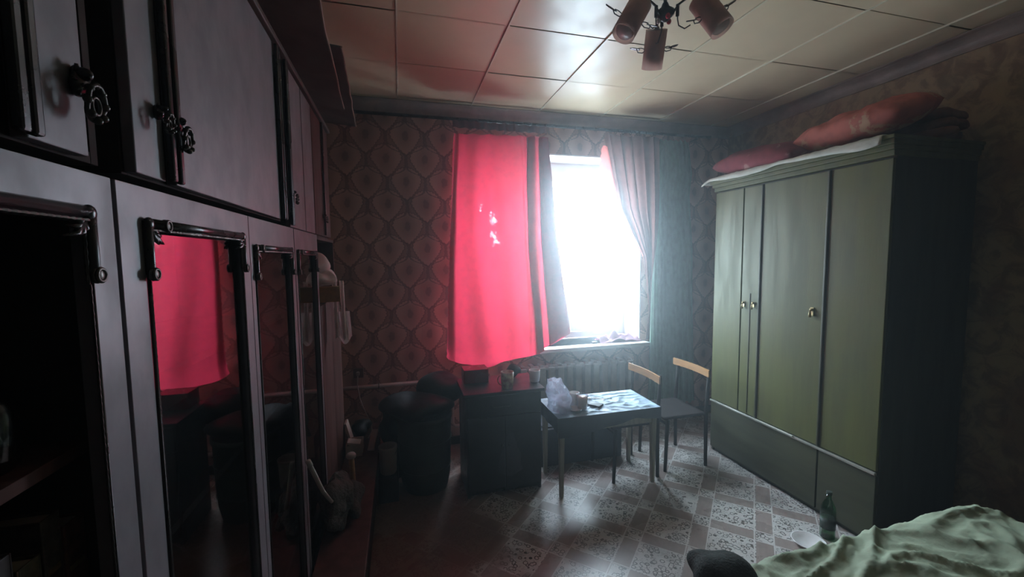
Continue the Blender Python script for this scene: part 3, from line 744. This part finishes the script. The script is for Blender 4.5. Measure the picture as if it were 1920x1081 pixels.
# open niche: orange board and white plastic bag
tag(B().obox((-.46, 2.47, 1.453), (.26, .06, .085)).done('shelf_board', M['orange_wood'], bevel=.002), 'short orange board poking out under the white plastic bag', 'board').location.z += 0
ob = [o for o in C.objects if o.name == 'shelf_board'][0]
ob.rotation_euler.z = R(12)
bag = thing('plastic_bag', 'crumpled white plastic bag hanging off the open niche shelf', 'bag', (-.42, 2.55, 1.25))
b = B(); b.blob((-.50, 2.55, 1.60), (.105, .10, .085), 40, 26, .30, 9, seed=4); b.blob((-.44, 2.56, 1.535), (.085, .10, .055), 36, 22, .35, 12, seed=9)
b.done('bag_body', M['bag_white'], bag, smooth=True)
def bagtail(xo, w0, tw):
    def f(u, v):
        x = -.365+xo+(u-.5)*lerp(w0, w0*1.1, v)+.016*v+.006*math.sin(u*9+v*5)
        z = lerp(1.52, 1.20-.04*abs(u-.5)*tw, v)
        return Vector((x, 2.60+.012*math.sin(u*7+v*3), z))
    return f
B().sheet(bagtail(-.012, .026, 1), 10, 24).done('bag_handle', M['bag_white'], bag, smooth=True)
B().sheet(bagtail(.028, .022, 2), 10, 24).done('bag_handle', M['bag_white'], bag, smooth=True)
def bagtip(u, v): return Vector((-.36+(u-.5)*.085+.01*v+.02, 2.605+.008*math.sin(u*9), lerp(1.34, 1.195-.05*abs(math.sin((u-.1)*3.6)), v)))
B().sheet(bagtip, 14, 14).done('bag_hem', M['bag_white'], bag, smooth=True)

# socket and cord
sk = thing('wall_socket', 'small brown wall socket beside the end cabinet', 'socket', (-.36, 3.59, .70))
box('plate', M['socket'], sk, -.40, -.32, 3.585, 3.6, .665, .745, .004)
box('plug', M['cord'], sk, -.375, -.35, 3.55, 3.585, .69, .72, .006)
tag(B().tube([(-.362, 3.55, .69), (-.365, 3.52, .62), (-.345, 3.48, .52), (-.30, 3.43, .42), (-.26, 3.37, .345), (-.25, 3.32, .308), (-.27, 3.2, .307)], .0045, 7).done('power_cord', M['cord'], smooth=True), 'thin white power cord drooping from the brown wall socket', 'cord')

# low bench along the cabinets
bn = thing('low_bench', 'low dark brown bench box on the floor along the cabinets', 'bench', (-.30, 2.6, 0))
box('lid', M['cab_red'], bn, CX+.015, -.185, 1.45, 3.52, .275, .30, .004)
box('front_panel', M['cab_in'], bn, -.22, -.20, 1.47, 3.50, .02, .275)
for y in (1.47, 2.46, 3.48): box('cross_panel', M['cab_in'], bn, CX+.03, -.22, y, y+.02, 0, .275)
# cardboard tray, white carton piece, stool with fleece, stick
ct = thing('open_carton', 'small open pale carton on the bench near the socket', 'carton', (-.36, 3.1, .30))
def tray(x0, x1, y0, y1, z0, h, t_=.006):
    b = B().box(x0, x1, y0, y1, z0, z0+t_)
    b.box(x0, x0+t_, y0, y1, z0+t_, z0+h); b.box(x1-t_, x1, y0, y1, z0+t_, z0+h); b.box(x0+t_, x1-t_, y0, y0+t_, z0+t_, z0+h); b.box(x0+t_, x1-t_, y1-t_, y1, z0+t_, z0+h); return b
tray(-.395, -.29, 2.93, 3.08, .302, .075).done('tray', M['carton'], ct)
B().obox((-.39, 3.10, .42), (.012, .10, .14), (0, R(-14), 0)).done('flap', M['carton'], ct)
B().obox((-.345, 2.99, .38), (.085, .12, .012), (R(-8), R(12), 0)).done('lid', M['carton'], ct)
tag(B().obox((-.225, 3.05, .352), (.045, .16, .02), (R(38), 0, R(-12))).done('white_card', M['carton'], bevel=.002), 'pale card lying tilted at the edge of the low bench', 'card')
tag(B().blob((-.33, 3.30, .36), (.07, .09, .055), 26, 16, .3, 14, seed=2).done('dark_bundle', M['black_plastic'], smooth=True), 'small dark bundle at the far end of the low bench', 'bundle')
fl = B(); fl.blob((-.345, 2.17, .43), (.075, .17, .11), 60, 40, .22, 16, seed=6); fl.blob((-.30, 2.28, .37), (.07, .12, .07), 50, 30, .3, 18, seed=1)
tag(fl.done('fleece_hat', M['fluff'], smooth=True), 'grey fluffy fleece bundle resting on the bench against the glass', 'fleece')
sl = thing('wooden_leg', 'pale turned wooden stool leg standing on the low bench', 'stool leg', (-.30, 2.33, .30))
B().tube([(-.285, 2.40, .303), (-.288, 2.40, .38), (-.292, 2.40, .47), (-.296, 2.40, .54)], [.0075, .012, .014, .015], 12).done('shaft', M['orange_wood'], sl, smooth=True)
B().lathe([(.016, 0), (.024, .004), (.026, .018), (.020, .028), (0, .030)], (-.296, 2.40, .54), 14).done('cap', M['white_plastic'], sl, smooth=True)
tag(B().tube([(-.335, 1.98, .54), (-.36, 1.93, .62), (-.395, 1.87, .775)], [.008, .009, .010], 10).tube([(-.395, 1.87, .775), (-.40, 1.862, .80)], [.012, .011], 10).done('walking_stick', M['stick'], smooth=True), 'short whitish stick leaning against the glass door above the fleece', 'stick')

# ------------------------------------------------------------------ wardrobe
WX, WX2 = 2.5, 3.14; WY0, WY1 = 1.615, 2.885; WT = 2.155
wd = thing('wardrobe', 'tall olive green three door wardrobe with moulded cornice', 'wardrobe', (2.82, 2.25, 0))
box('side_panel', M['olive_shaded'], wd, WX+.02, WX2, WY0, WY0+.022, .0, WT, .002)
box('side_panel', M['olive_shaded'], wd, WX+.02, WX2, WY1-.022, WY1, .0, WT, .002)
box('back_panel', M['olive_shaded'], wd, WX2-.01, WX2, WY0+.022, WY1-.022, .05, WT)
box('top_panel', M['olive_shaded'], wd, WX+.02, WX2-.01, WY0+.022, WY1-.022, WT-.02, WT)
b = B()
for (e, z0, z1) in ((.012, WT+.0, WT+.03), (.026, WT+.03, WT+.055), (.042, WT+.055, WT+.082), (.056, WT+.082, WT+.10)): b.box(WX-e, WX2, WY0-e*.5, WY1+e*.5, z0, z1)
b.done('cornice', M['olive'], wd, bevel=.003)
# doors (x from the front face), with the slim strip between them
DZ0, DZ1 = .445, WT-.012
for (y0, y1) in ((WY0+.004, 1.942), (1.960, 2.418), (2.436, 2.590), (2.600, WY1-.004)):
    B().box(WX, WX+.02, y0, y1, DZ0, DZ1).done('door', M['olive'], wd, bevel=.003)
for y in (1.951, 2.427):
    B().box(WX-.010, WX+.012, y-.007, y+.007, DZ0, DZ1).done('door_bead', M['olive_base'], wd, bevel=.004)
B().box(WX-.004, WX+.006, 2.507, 2.512, DZ0+.01, 1.36).done('door_bead', M['olive_base'], wd)
box('rail', M['rail'], wd, WX-.012, WX+.006, WY0+.002, WY1-.002, .425, .440, .003)
for (y0, y1) in ((WY0+.004, 1.946), (1.956, WY1-.004)):
    B().box(WX+.002, WX+.02, y0, y1, .035, .420).done('drawer_front', M['olive_base'], wd, bevel=.003)
box('plinth', M['olive_shaded'], wd, WX+.03, WX2-.02, WY0+.03, WY1-.03, 0, .03)
def pull(y, z, s=1.0):
    x = WX
    b = B(); b.obox((x-.002, y, z), (.006, .020*s, .046*s)); b.lathe([(.0, 0), (.009, .002), (.010, .010), (.004, .014), (.0, .014)], (x-.004, y, z+.012), 12, Matrix.Rotation(R(-90), 4, 'Y'))
    h = b.done('handle', M['brass'], wd, bevel=.001)
    b = B().tube([(x-.018, y, z+.010), (x-.020, y, z-.010), (x-.018, y, z-.034)], [.003, .006*s, .008*s], 8); b.done('drop', M['brass'], h, smooth=True)
pull(2.025, 1.285, 1.15); pull(2.475, 1.28, .8); pull(2.565, 1.275, .9)
tag(B().obox((WX-.016, 2.26, .442), (.012, .30, .006), (0, 0, 0)).done('paper_strip', M['white_cloth']), 'thin pale strip of paper caught on the wardrobe rail', 'paper')
# on top: white cloth, pillows, folded blanket
TZ = WT+.10
def drape(u, v):
    y = lerp(1.64, 2.98, v); jag = .030*noise.noise(Vector((v*7, 1.3, 0)))+.02*math.sin(v*11)
    s = u*(.485+jag*.55)
    edge = .50-.04
    over = WX-.056-.004
    x = 3.02-s*1.27
    z = TZ+.004+.006*abs(noise.noise(Vector((u*6, v*22, 0))))
    if x < over:
        d_ = over-x; z = TZ+.004-d_*1.0; x = over-d_*.18
    if v > .93: z -= (v-.93)*.5
    return Vector((x, y, z))
tag(B().sheet(drape, 30, 90).done('white_sheet', M['white_cloth'], smooth=True, solid=.006), 'white cloth spread under the pillows along the wardrobe top', 'cloth')
def pillow(c, r, mat, name, label, rot, seed):
    b = B(); c = Vector(c); from mathutils import Euler
    m = Euler(rot).to_matrix(); n = 44
    def f(sign):
        def g(u, v):
            a, b_ = 2*u-1, 2*v-1
            k = max(0, (1-abs(a)**3.2)*(1-abs(b_)**3.2))**.42
            pin = 1-.10*(1-abs(a))**2 if False else 1
            x = a*r[0]*(1-.10*b_*b_); y = b_*r[1]*(1-.08*a*a)
            wr = noise.noise(Vector((a*2.2+seed, b_*3.4, seed)))*.22+abs(noise.noise(Vector((a*6+seed, b_*6, 3))))*-.16
            return c+m @ Vector((x, y, sign*r[2]*k*(1+wr)))
        return g
    b.sheet(f(1), n, n); b.sheet(f(-1), n, n, flip=True)
    return tag(b.done(name, mat, smooth=True, weld=True), label, 'pillow', 'pillows on the wardrobe')
pillow((2.73, 1.96, TZ+.172), (.22, .33, .092), M['pillow_red'], 'pillow', 'salmon red floral pillow on top, the nearer of two on the wardrobe', (R(-4), R(-16), R(4)), 2)
pillow((2.70, 2.53, TZ+.10), (.27, .40, .098), M['pillow_maroon'], 'pillow', 'maroon floral pillow at the window end of the wardrobe top', (R(5), R(-8), R(-3)), 8)
def fb(u, v): return 0
bl = B()
for k in range(3):
    bl.blob((2.99, 1.88, TZ+.055+.052*k), (.115, .25, .030), 36, 12, .12, 8, p=.5, seed=k)
tag(bl.done('folded_blanket', M['brown_blanket'], smooth=True), 'dim brown folded blanket beside the salmon pillow by the wall', 'blanket')

# ------------------------------------------------------------------ table by the window
tb = thing('small_table', 'low cream legged table covered with silvery oilcloth', 'table', (1.38, 2.72, 0))
TX0, TX1, TY0, TY1, TT = 1.0, 1.76, 2.54, 2.93, .565
box('tabletop', M['cream_wood'], tb, TX0, TX1, TY0, TY1, TT-.022, TT, .003)
for (x, y) in ((TX0+.005, TY0+.01), (TX1-.045, TY0+.01), (TX0+.005, TY1-.05), (TX1-.045, TY1-.05)):
    b = B(); b.add([(x, y, TT-.022), (x+.04, y, TT-.022), (x+.04, y+.04, TT-.022), (x, y+.04, TT-.022), (x+.006, y+.006, 0), (x+.032, y+.006, 0), (x+.032, y+.032, 0), (x+.006, y+.032, 0)],
                   [(0, 1, 2, 3), (7, 6, 5, 4), (0, 4, 5, 1), (1, 5, 6, 2), (2, 6, 7, 3), (3, 7, 4, 0)])
    b.done('leg', M['cream_wood'], tb, bevel=.003)
box('apron', M['cream_wood'], tb, TX0+.045, TX1-.045, TY0+.018, TY0+.036, TT-.115, TT-.022, .001)
box('apron', M['cream_wood'], tb, TX0+.045, TX1-.045, TY1-.036, TY1-.018, TT-.115, TT-.022, .001)
box('apron', M['cream_wood'], tb, TX0+.010, TX0+.028, TY0+.05, TY1-.05, TT-.115, TT-.022, .001)
box('apron', M['cream_wood'], tb, TX1-.028, TX1-.010, TY0+.05, TY1-.05, TT-.115, TT-.022, .001)
oc = thing('oilcloth', 'crinkled silvery blue oilcloth with a dark skirt over the low table', 'tablecloth', (1.38, 2.72, TT))
def ocf(u, v):
    x = lerp(TX0-.012, TX1+.012, u); y = lerp(TY0-.008, TY1+.008, v)
    n1 = abs(noise.noise(Vector((x*9+4, y*16, 0)))); n2 = noise.noise(Vector((x*30, y*46, 1)))
    k = min(1, 10*min(u, 1-u, v, 1-v))
    return Vector((x, y, TT+.003+(.010*(1-n1)**6+.0018*n2+.002)*k))
B().sheet(ocf, 110, 70).done('top_sheet', M['oilcloth'], oc, smooth=True)
def skf(u, v):
    x = lerp(TX0-.014, TX1+.014, u); dz = interp([(0, .135), (.2, .13), (.5, .095), (.75, .06), (1, .085)], u)
    return Vector((x, TY0-.011-.006*math.sin(u*24)*v-.004*v, TT+.004-dz*v))
B().sheet(skf, 80, 8).done('skirt', M['oil_dark'], oc, smooth=True)
for xx, sg in ((TX0-.014, -1), (TX1+.014, 1)):
    B().sheet(lambda u, v: Vector((xx+sg*.004*math.sin(u*15)*v, lerp(TY0-.01, TY1+.01, u), TT+.004-.10*v)), 40, 6).done('skirt', M['oil_dark'], oc, smooth=True)
tz = TT+.013
def mug(name, x, y, z, r, h, mat, label, cat, hand=0, inner=None, parts=True, grp=None):
    t_ = thing(name, label, cat, (x, y, z), grp)
    B().lathe([(r*.82, 0), (r*.9, .006), (r, h*.5), (r*1.02, h), (r*.94, h), (r*.92, h*.5), (r*.8, .01), (0, .008)], (x, y, z), 28).done('body', mat, t_, smooth=True)
    if hand is not None:
        c, s_ = math.cos(hand), math.sin(hand)
        B().tube([(x+c*(r*.95+.026*math.sin(a)), y+s_*(r*.95+.026*math.sin(a)), z+h*.52+h*.30*math.cos(a)) for a in [math.pi*q/12 for q in range(13)]], .0045, 7).done('handle', mat, t_, smooth=True)
    if inner: B().lathe([(r*.90, 0), (r*.90, .002), (0, .0025)], (x, y, z+h*.72), 24).done('drink', inner, t_)
    return t_
mug('tumbler', 1.175, 2.70, tz, .036, .10, M['ceramic'], 'pale tall cup behind the tea mug on the low table', 'cup', None)
mug('glass_mug', 1.205, 2.625, tz, .040, .105, M['clear'], 'glass mug holding milky tea on the low table', 'mug', .3)
m_ = B().lathe([(.033, 0), (.036, .08), (0, .081)], (1.205, 2.625, tz+.009), 24)
gm = [o for o in C.objects if o.name == 'glass_mug'][0]
m_.done('drink', M['tea'], gm, smooth=True)
ph = thing('phone', 'black smartphone lying on the silvery oilcloth', 'phone', (1.30, 2.69, tz))
from mathutils import Euler
b = B().obox((1.315, 2.685, tz+.006), (.075, .135, .009), (0, 0, R(38))); b.done('case', M['phone'], ph, bevel=.004)
b = B().obox((1.315, 2.685, tz+.0112), (.068, .126, .001), (0, 0, R(38))); b.done('screen', M['phone'], ph)
tag(B().tube([(1.36, 2.80, tz+.006), (1.44, 2.76, tz+.005), (1.50, 2.745, tz+.005)], [.004, .0025, .0025], 8).blob((1.345, 2.808, tz+.006), (.018, .012, .004), 16, 8).done('teaspoon', M['steel'], smooth=True), 'small teaspoon lying on the oilcloth behind the phone', 'spoon')
tag(B().lathe([(.02, 0), (.035, .004), (.05, .016), (.052, .018), (.048, .018), (.034, .008), (0, .006)], (1.145, 2.615, tz), 28).done('saucer', M['ceramic'], smooth=True), 'little white saucer between the clear bag and the glass mug', 'saucer')
def cbag(u, v):
    a = u*2*math.pi; z = v
    r = 1.0*(1-.55*max(0, v-.5)*1.6)
    cx = lerp(1.06, 1.005, v**1.5); cy = 2.665
    n1 = noise.noise(Vector((math.cos(a)*1.6, math.sin(a)*1.6, v*4)))+.5*abs(noise.noise(Vector((math.cos(a)*5, math.sin(a)*5, v*9))))
    rr = r*(1+.28*n1)
    return Vector((cx+.080*rr*math.cos(a), cy+.080*rr*math.sin(a), tz+.004+.215*v+.010*n1*v))
cb = thing('clear_bag', 'crinkled clear plastic bag standing at the left end of the low table', 'bag', (1.07, 2.665, tz))
B().sheet(cbag, 60, 40).done('film', M['clearbag'], cb, smooth=False)
B().blob((1.075, 2.665, tz+.06), (.045, .045, .055), 24, 16, .25, 12, seed=3).done('contents', M['bag_white'], cb, smooth=True)

tag(B().box(1.02, 1.72, 2.98, 3.38, 0, .30).box(1.04, 1.70, 3.0, 3.36, .3005, .315).done('added_dark_box', M['navy'], bevel=.012), 'dark navy box added to darken the space under the low table', 'box')  # box added to keep the space under the table dark
# chairs tucked beside the table
def chair(loc, label):
    x0, y0 = loc
    ch = thing('plywood_chair', label, 'chair', (x0, y0, 0), 'plywood chairs beside the table')
    for dy in (-.185, .185):
        B().tube([(x0-.012, y0+dy, .0), (x0-.02, y0+dy, .42), (x0+.0, y0+dy, .77)], [.013, .015, .011], 10).done('leg', M['seat_wood'], ch, smooth=True)
        B().tube([(x0-.37, y0+dy*.95, .0), (x0-.355, y0+dy*.95, .40)], [.012, .015], 10).done('leg', M['seat_wood'], ch, smooth=True)
    b = B(); n = 12
    def sf(u, v): return Vector((x0-.39+.37*u, y0-.19+.38*v, .418-.010*math.sin(math.pi*u)*math.sin(math.pi*v)))
    b.sheet(sf, n, n); b.done('seat', M['seat_wood'], ch, solid=.014, smooth=True)
    b = B().sheet(lambda u, v: Vector((x0-.008-.035*math.sin(math.pi*u)*-1*.6-.016, y0-.215+.43*u, .713+.055*v-.0*u)), 16, 4); b.done('backrest', M['orange_wood'], ch, solid=.011)
    B().tube([(x0-.36, y0-.17, .37), (x0-.36, y0+.17, .37)], .010, 8).done('rail', M['seat_wood'], ch, smooth=True)
    return ch
chair((1.822, 2.80), 'orange backed plywood chair tucked against the right end of the low table')
chair((2.28, 2.84), 'orange backed plywood chair beside the wardrobe, farther right from the table')

# nightstand
ns = thing('nightstand', 'near black nightstand with drawer and doors left of the low table', 'nightstand', (.68, 2.86, 0))
NX0, NX1, NY0, NY1, NZ = .40, .93, 2.70, 3.08, .735
b = B(); b.box(NX0, NX0+.018, NY0+.02, NY1, 0, NZ-.02); b.box(NX1-.018, NX1, NY0+.02, NY1, 0, NZ-.02); b.box(NX0+.018, NX1-.018, NY1-.01, NY1, .04, NZ-.02); b.box(NX0+.018, NX1-.018, NY0+.04, NY1-.01, .04, .058)
b.done('carcass', M['stand'], ns)
box('top', M['stand'], ns, NX0-.02, NX1+.02, NY0-.01, NY1+.01, NZ-.022, NZ, .004)
d1 = box('drawer', M['stand'], ns, NX0+.004, NX1-.004, NY0+.002, NY0+.02, NZ-.17, NZ-.028, .003)
B().tube([(.58, NY0, NZ-.10), (.58, NY0-.02, NZ-.10), (.70, NY0-.02, NZ-.10), (.70, NY0, NZ-.10)], .004, 6).done('drawer_handle', M['pewter'], d1)
for (a, c_) in ((NX0+.004, .663), (.667, NX1-.004)):
    dd = box('door', M['stand'], ns, a, c_, NY0+.002, NY0+.02, .05, NZ-.175, .003)
    kx = .64 if a < .6 else .69
    B().blob((kx, NY0-.008, .36), (.009, .010, .009), 10, 8).done('knob', M['pewter'], dd, smooth=True)
box('plinth', M['mould'], ns, NX0+.01, NX1-.01, NY0+.05, NY1-.02, 0, .04)
t_ = mug('patterned_mug', .70, 2.77, NZ, .045, .115, M['floral_mug'], 'cream mug with reddish pattern on the nightstand', 'mug', math.pi)
mug('white_cup', .93, 2.86, NZ, .040, .085, M['ceramic'], 'plain white cup near the right edge of the nightstand', 'cup', None)
tag(box('curtain_glow_box', simple('curtain_red_tint', (.30, .02, .035), .25), None, .42, .60, 2.93, 3.07, NZ, NZ+.10, .004), 'box coloured dark red for curtain light at the back left of the nightstand', 'box')  # added box; its red stands in for curtain light on the nightstand top
tag(B().blob((.80, 3.0, NZ+.05), (.06, .05, .05), 24, 16, .2, 14, seed=5).done('dark_pouch', M['black_plastic'], smooth=True), 'small dark pouch between the cups on the nightstand', 'pouch')
tag(B().sheet(lambda u, v: (lambda a, r: Vector((.69+.09*r*math.cos(a), 2.668+.022*r*math.sin(a), .15+.30*v)))(u*2*math.pi, (1-.75*v**1.5)*min(1, .25+v*6)*(1+.2*noise.noise(Vector((math.cos(u*6.28)*2, math.sin(u*6.28)*2, v*5))))), 48, 30).done('clear_bag', M['clearbag_dim']), 'limp transparent bag hanging on the front of the nightstand', 'bag')

# barrel, black bag on it, bucket, coat heap
br = thing('plastic_barrel', 'grey green plastic barrel left of the nightstand', 'barrel', (.135, 2.99, 0))
rb = .19
B().lathe([(rb*.80, 0), (rb*.84, .01), (rb*.93, .10), (rb*.98, .3), (rb*1.0, .50), (rb*1.05, .51), (rb*1.05, .54), (rb*.98, .54), (rb*.96, .5), (rb*.9, .1), (0, .02)], (.135, 2.99, 0), 40).done('tub', M['green_plastic'], br, smooth=True)
for z in (.16, .36): B().tube([(.135+(rb*(.94+.2*(z-.1)))*math.cos(a), 2.99+(rb*(.94+.2*(z-.1)))*math.sin(a), z) for a in [2*math.pi*q/40 for q in range(40)]], .004, 6, closed=True).done('hoop', M['green_plastic'], br, smooth=True)
bb = B(); bb.blob((.08, 2.99, .60), (.25, .21, .09), 70, 44, .16, 6, seed=3); bb.blob((.26, 3.10, .66), (.17, .15, .12), 60, 40, .16, 6, seed=7)
tag(bb.done('bin_bag', M['black_plastic'], smooth=True), 'big black bag heaped over the top of the plastic barrel', 'bag')
bb = B(); bb.blob((-.08, 3.22, .42), (.11, .17, .15), 60, 40, .30, 8, seed=5); bb.blob((-.08, 3.2, .22), (.09, .15, .22), 50, 30, .25, 8, seed=2)
tag(bb.done('dark_heap', M['black_plastic'], smooth=True), 'black heap of bags on the floor between bench and barrel', 'bag')
bu = thing('white_canister', 'dull white plastic canister on the floor left of the barrel', 'canister', (-.125, 2.90, 0))
tag(B().box(-.185, -.055, 2.82, 3.0, 0, .175).done('black_crate', M['black_wood'], bevel=.004), 'low black crate under the white plastic canister', 'crate')
bu.location.z = .175
B().lathe([(.048, 0), (.054, .01), (.060, .17), (.063, .175), (.063, .19), (.058, .19), (.055, .17), (.048, .012), (0, .01)], (-.12, 2.90, .175), 28).done('pail', M['white_plastic'], bu, smooth=True)
B().tube([(-.12+.062*math.cos(a), 2.90-.02*math.sin(a)-.02, .175+.175-.05*math.sin(a)) for a in [math.pi*q/14 for q in range(15)]], .002, 5).done('handle', M['pewter'], bu, smooth=True)

# ------------------------------------------------------------------ bed
bed = thing('bed', 'low bed in the near right corner under a rumpled pale green sheet', 'bed', (1.75, .25, 0))
BX0, BX1, BY0, BY1 = 1.02, 2.50, -.85, 1.24
box('frame', M['black_wood'], bed, BX0+.02, BX1-.02, BY0, BY1-.02, .14, .28, .006)
for (x, y) in ((BX0+.05, BY0+.05), (BX1-.10, BY0+.05), (BX0+.05, BY1-.10), (BX1-.10, BY1-.10)): box('leg', M['black_wood'], bed, x, x+.05, y, y+.05, 0, .14)
B().box(BX0+.02, BX1-.02, BY0+.01, BY1-.02, .281, .45).done('mattress', M['sheet'], bed, bevel=.04)
def bsheet(u, v):
    x = lerp(BX0-.05, BX1+.05, u); y = lerp(BY0, BY1+.05, v)
    dx = max(0, BX0-x, x-BX1); dy = max(0, y-BY1)
    edge = min(x-BX0, BX1-x, BY1-y)
    q_ = Vector((x+.25*noise.noise(Vector((x*2, y*2, 7))), y+.25*noise.noise(Vector((x*2, y*2, 12))), 0))
    n1 = noise.noise(Vector((x*2.3, y*2.0, 4.2))); r1 = 1-abs(noise.noise(Vector((q_.x*3.0+q_.y*1.5, q_.y*5.5-q_.x*1.2, 1.7))))*2.2
    r2 = 1-abs(noise.noise(Vector((q_.x*7+q_.y*5, q_.y*9-q_.x*5, 5.1))))*2.2; r3 = 1-abs(noise.noise(Vector((q_.x*16-q_.y*7, q_.y*15+q_.x*9, 8.3))))*2.2
    z = .482+.016*n1+.024*max(0, r1)**2.5+(.011)*max(0, r2)**2+.005*max(0, r3)**2
    z += .055*math.exp(-((x-2.25)/.33)**2-((y-1.02)/.30)**2)
    z += .018*math.exp(-((x-1.7)/.3)**2-((y-.98)/.2)**2)
    if edge < .05:
        k = (.05-edge)/.10; z -= .16*k**1.6+.01*k*math.sin(x*30+y*23)
    return Vector((x, y+.012*math.sin(x*14)*(1 if dy > 0 else 0), z))
tag(B().sheet(bsheet, 170, 200).done('bed_sheet', M['sheet'], smooth=True), 'rumpled pale green sheet spread over the bed', 'bed sheet')
tag(B().blob((1.06, 1.15, .515), (.10, .13, .085), 60, 40, .18, 9, seed=4).done('dark_blanket', M['blanket_dark'], smooth=True), 'dark grey green blanket lump at the near left corner of the bed', 'blanket')

# bottle and dish on the floor by the wardrobe
bt = thing('plastic_bottle', 'green plastic bottle standing on the floor before the wardrobe', 'bottle', (2.36, 1.76, 0))
B().lathe([(.034, 0), (.038, .008), (.038, .16), (.034, .19), (.018, .225), (.013, .235), (.013, .26), (0, .26)], (2.36, 1.76, 0), 28).done('body', M['bottle_green'], bt, smooth=True)
B().lathe([(.015, 0), (.015, .016), (0, .017)], (2.36, 1.76, .2605), 16).done('cap', M['green_plastic'], bt)
B().lathe([(.0385, 0), (.0385, .06)], (2.36, 1.76, .06), 28).done('label_band', M['green_plastic'], bt, smooth=True)
tag(B().lathe([(.04, 0), (.07, .004), (.085, .022), (.088, .024), (.082, .024), (.065, .010), (0, .007)], (2.20, 1.74, 0), 30).done('dish', M['ceramic'], smooth=True), 'pale shallow dish on the floor beside the green bottle', 'dish')

# ------------------------------------------------------------------ chandelier
H = Vector((1.225, 1.77, 2.755))
chd = thing('chandelier', 'three armed dark bronze chandelier with brown mesh shades', 'chandelier', (H.x, H.y, ZC))
B().lathe([(.0, -.05), (.045, -.045), (.055, -.02), (.06, 0)], (H.x, H.y, ZC-.001), 28).tube([H, (H.x, H.y, ZC-.04)], .008, 10).done('ceiling_rose', M['dark_metal'], chd, smooth=True)
B().lathe([(.0, -.035), (.012, -.03), (.03, -.012), (.042, .0), (.042, .012), (.02, .03), (.012, .05)], (H.x, H.y, H.z+.01), 28).done('hub', M['dark_metal'], chd, smooth=True)
for k, a in enumerate((20, 140, 260)):
    B().blob((H.x+.03*math.cos(R(a)), H.y+.03*math.sin(R(a)), H.z-.012), (.011, .011, .013), 14, 10).done('bead', M['red_glass'] if k != 1 else M['ceramic'], chd, smooth=True)
for k in range(3):
    az = R(70+120*k); D = Vector((math.cos(az), math.sin(az), 0)); Z = Vector((0, 0, 1))
    ax0 = D*math.sin(R(32))-Z*math.cos(R(32)); T = Vector((1, -.25, .12)); T = (T-ax0*T.dot(ax0)).normalized(); T0 = Vector((-D.y, D.x, 0))
    P = lambda r, z, t=0: H+D*r+T0*t+Z*z
    arm = B().tube([P(.03, .0), (P(.06, .035)), P(.10, .052), P(.135, .045), P(.150, .025), P(.155, .0)], .0052, 8).done('arm', M['dark_metal'], chd, smooth=True)
    tilt = R(32)
    ax = (D*math.sin(tilt)-Z*math.cos(tilt))      # axis pointing down and outward
    top = P(.150, .022)
    rot = Vector((0, 0, 1)).rotation_difference(ax).to_matrix().to_4x4()
    sh = B().lathe([(.051, 0), (.051, .178)], (0, 0, 0), 32); sh.f = [f for f in sh.f if len(f) == 4]
    sh.v = [top+rot @ v for v in sh.v]
    so = sh.done('lamp_shade', M['shade'], chd, smooth=True, solid=.002)
    ig = B().lathe([(.042, .012), (.042, .160), (.036, .172), (0, .174)], (0, 0, 0), 28); ig.f = [f for f in ig.f if len(f) == 4]; ig.v = [top+rot @ v for v in ig.v]
    ig.done('inner_glass', M['shade_in'], so, smooth=True)
    cp = B().lathe([(.010, -.012), (.014, 0), (.046, .002), (.046, .006), (0, .008)], (0, 0, 0), 24); cp.v = [top+rot @ v for v in cp.v]
    cp.done('cap', M['dark_metal'], so, smooth=True)
    mid = top+ax*.09
    for sg in (-1, 1):
        tw = B().tube([mid+T*sg*.044, mid+T*sg*.062-Z*.012, mid+T*sg*.085-Z*.008, mid+T*sg*.092+Z*.010], .0026, 6)
        tw.tube([mid+T*sg*.044+Z*.004, mid+T*sg*.066+Z*.012, mid+T*sg*.082+Z*.012], .0024, 6)
        tw.done('twig', M['dark_metal'], so, smooth=True)
        lf = B(); c_ = mid+T*sg*.100+Z*.012
        def leaf(u, v):
            l = (u-.5)*2; wdt = .011*math.sqrt(max(0, 1-l*l)); return c_+T*sg*(.026*l)+D*(v-.5)*2*wdt+Z*(.006*l-.004*abs(v-.5))
        lf.sheet(leaf, 14, 6); lf.done('leaf', M['leaf_metal'], so, smooth=True, solid=.003)
    B().tube([P(.055, .03, .0), P(.056, -.03, .0), P(.060, -.055, .006), P(.085, -.075, .010), P(.11, -.065, .012)], .003, 6).done('scroll', M['dark_metal'], chd, smooth=True)
    B().tube([P(.055, .035, 0), P(.055, -.015, 0)], .008, 8).done('sleeve', M['dark_metal'], chd, smooth=True)

# ------------------------------------------------------------------ haze volume added mostly to stand in for lens glow around the window
hz = B().box(XL+.001, XR-.001, YB+.001, YF-.001, .001, ZC-.006).done('haze', None or M['plain_wall'])
m = bpy.data.materials.new('lens_veil_haze'); m.use_nodes = True; nt = m.node_tree; nt.nodes.clear()
out = nt.nodes.new('ShaderNodeOutputMaterial'); vs = nt.nodes.new('ShaderNodeVolumeScatter')
vs.inputs['Color'].default_value = (.88, .95, .98, 1); vs.inputs['Density'].default_value = HAZE; vs.inputs['Anisotropy'].default_value = .89
nt.links.new(vs.outputs[0], out.inputs['Volume'])
hz.data.materials.clear(); hz.data.materials.append(m)
tag(hz, 'thin bluish haze filling the room, added for the glow around the window', 'haze', kind='stuff')
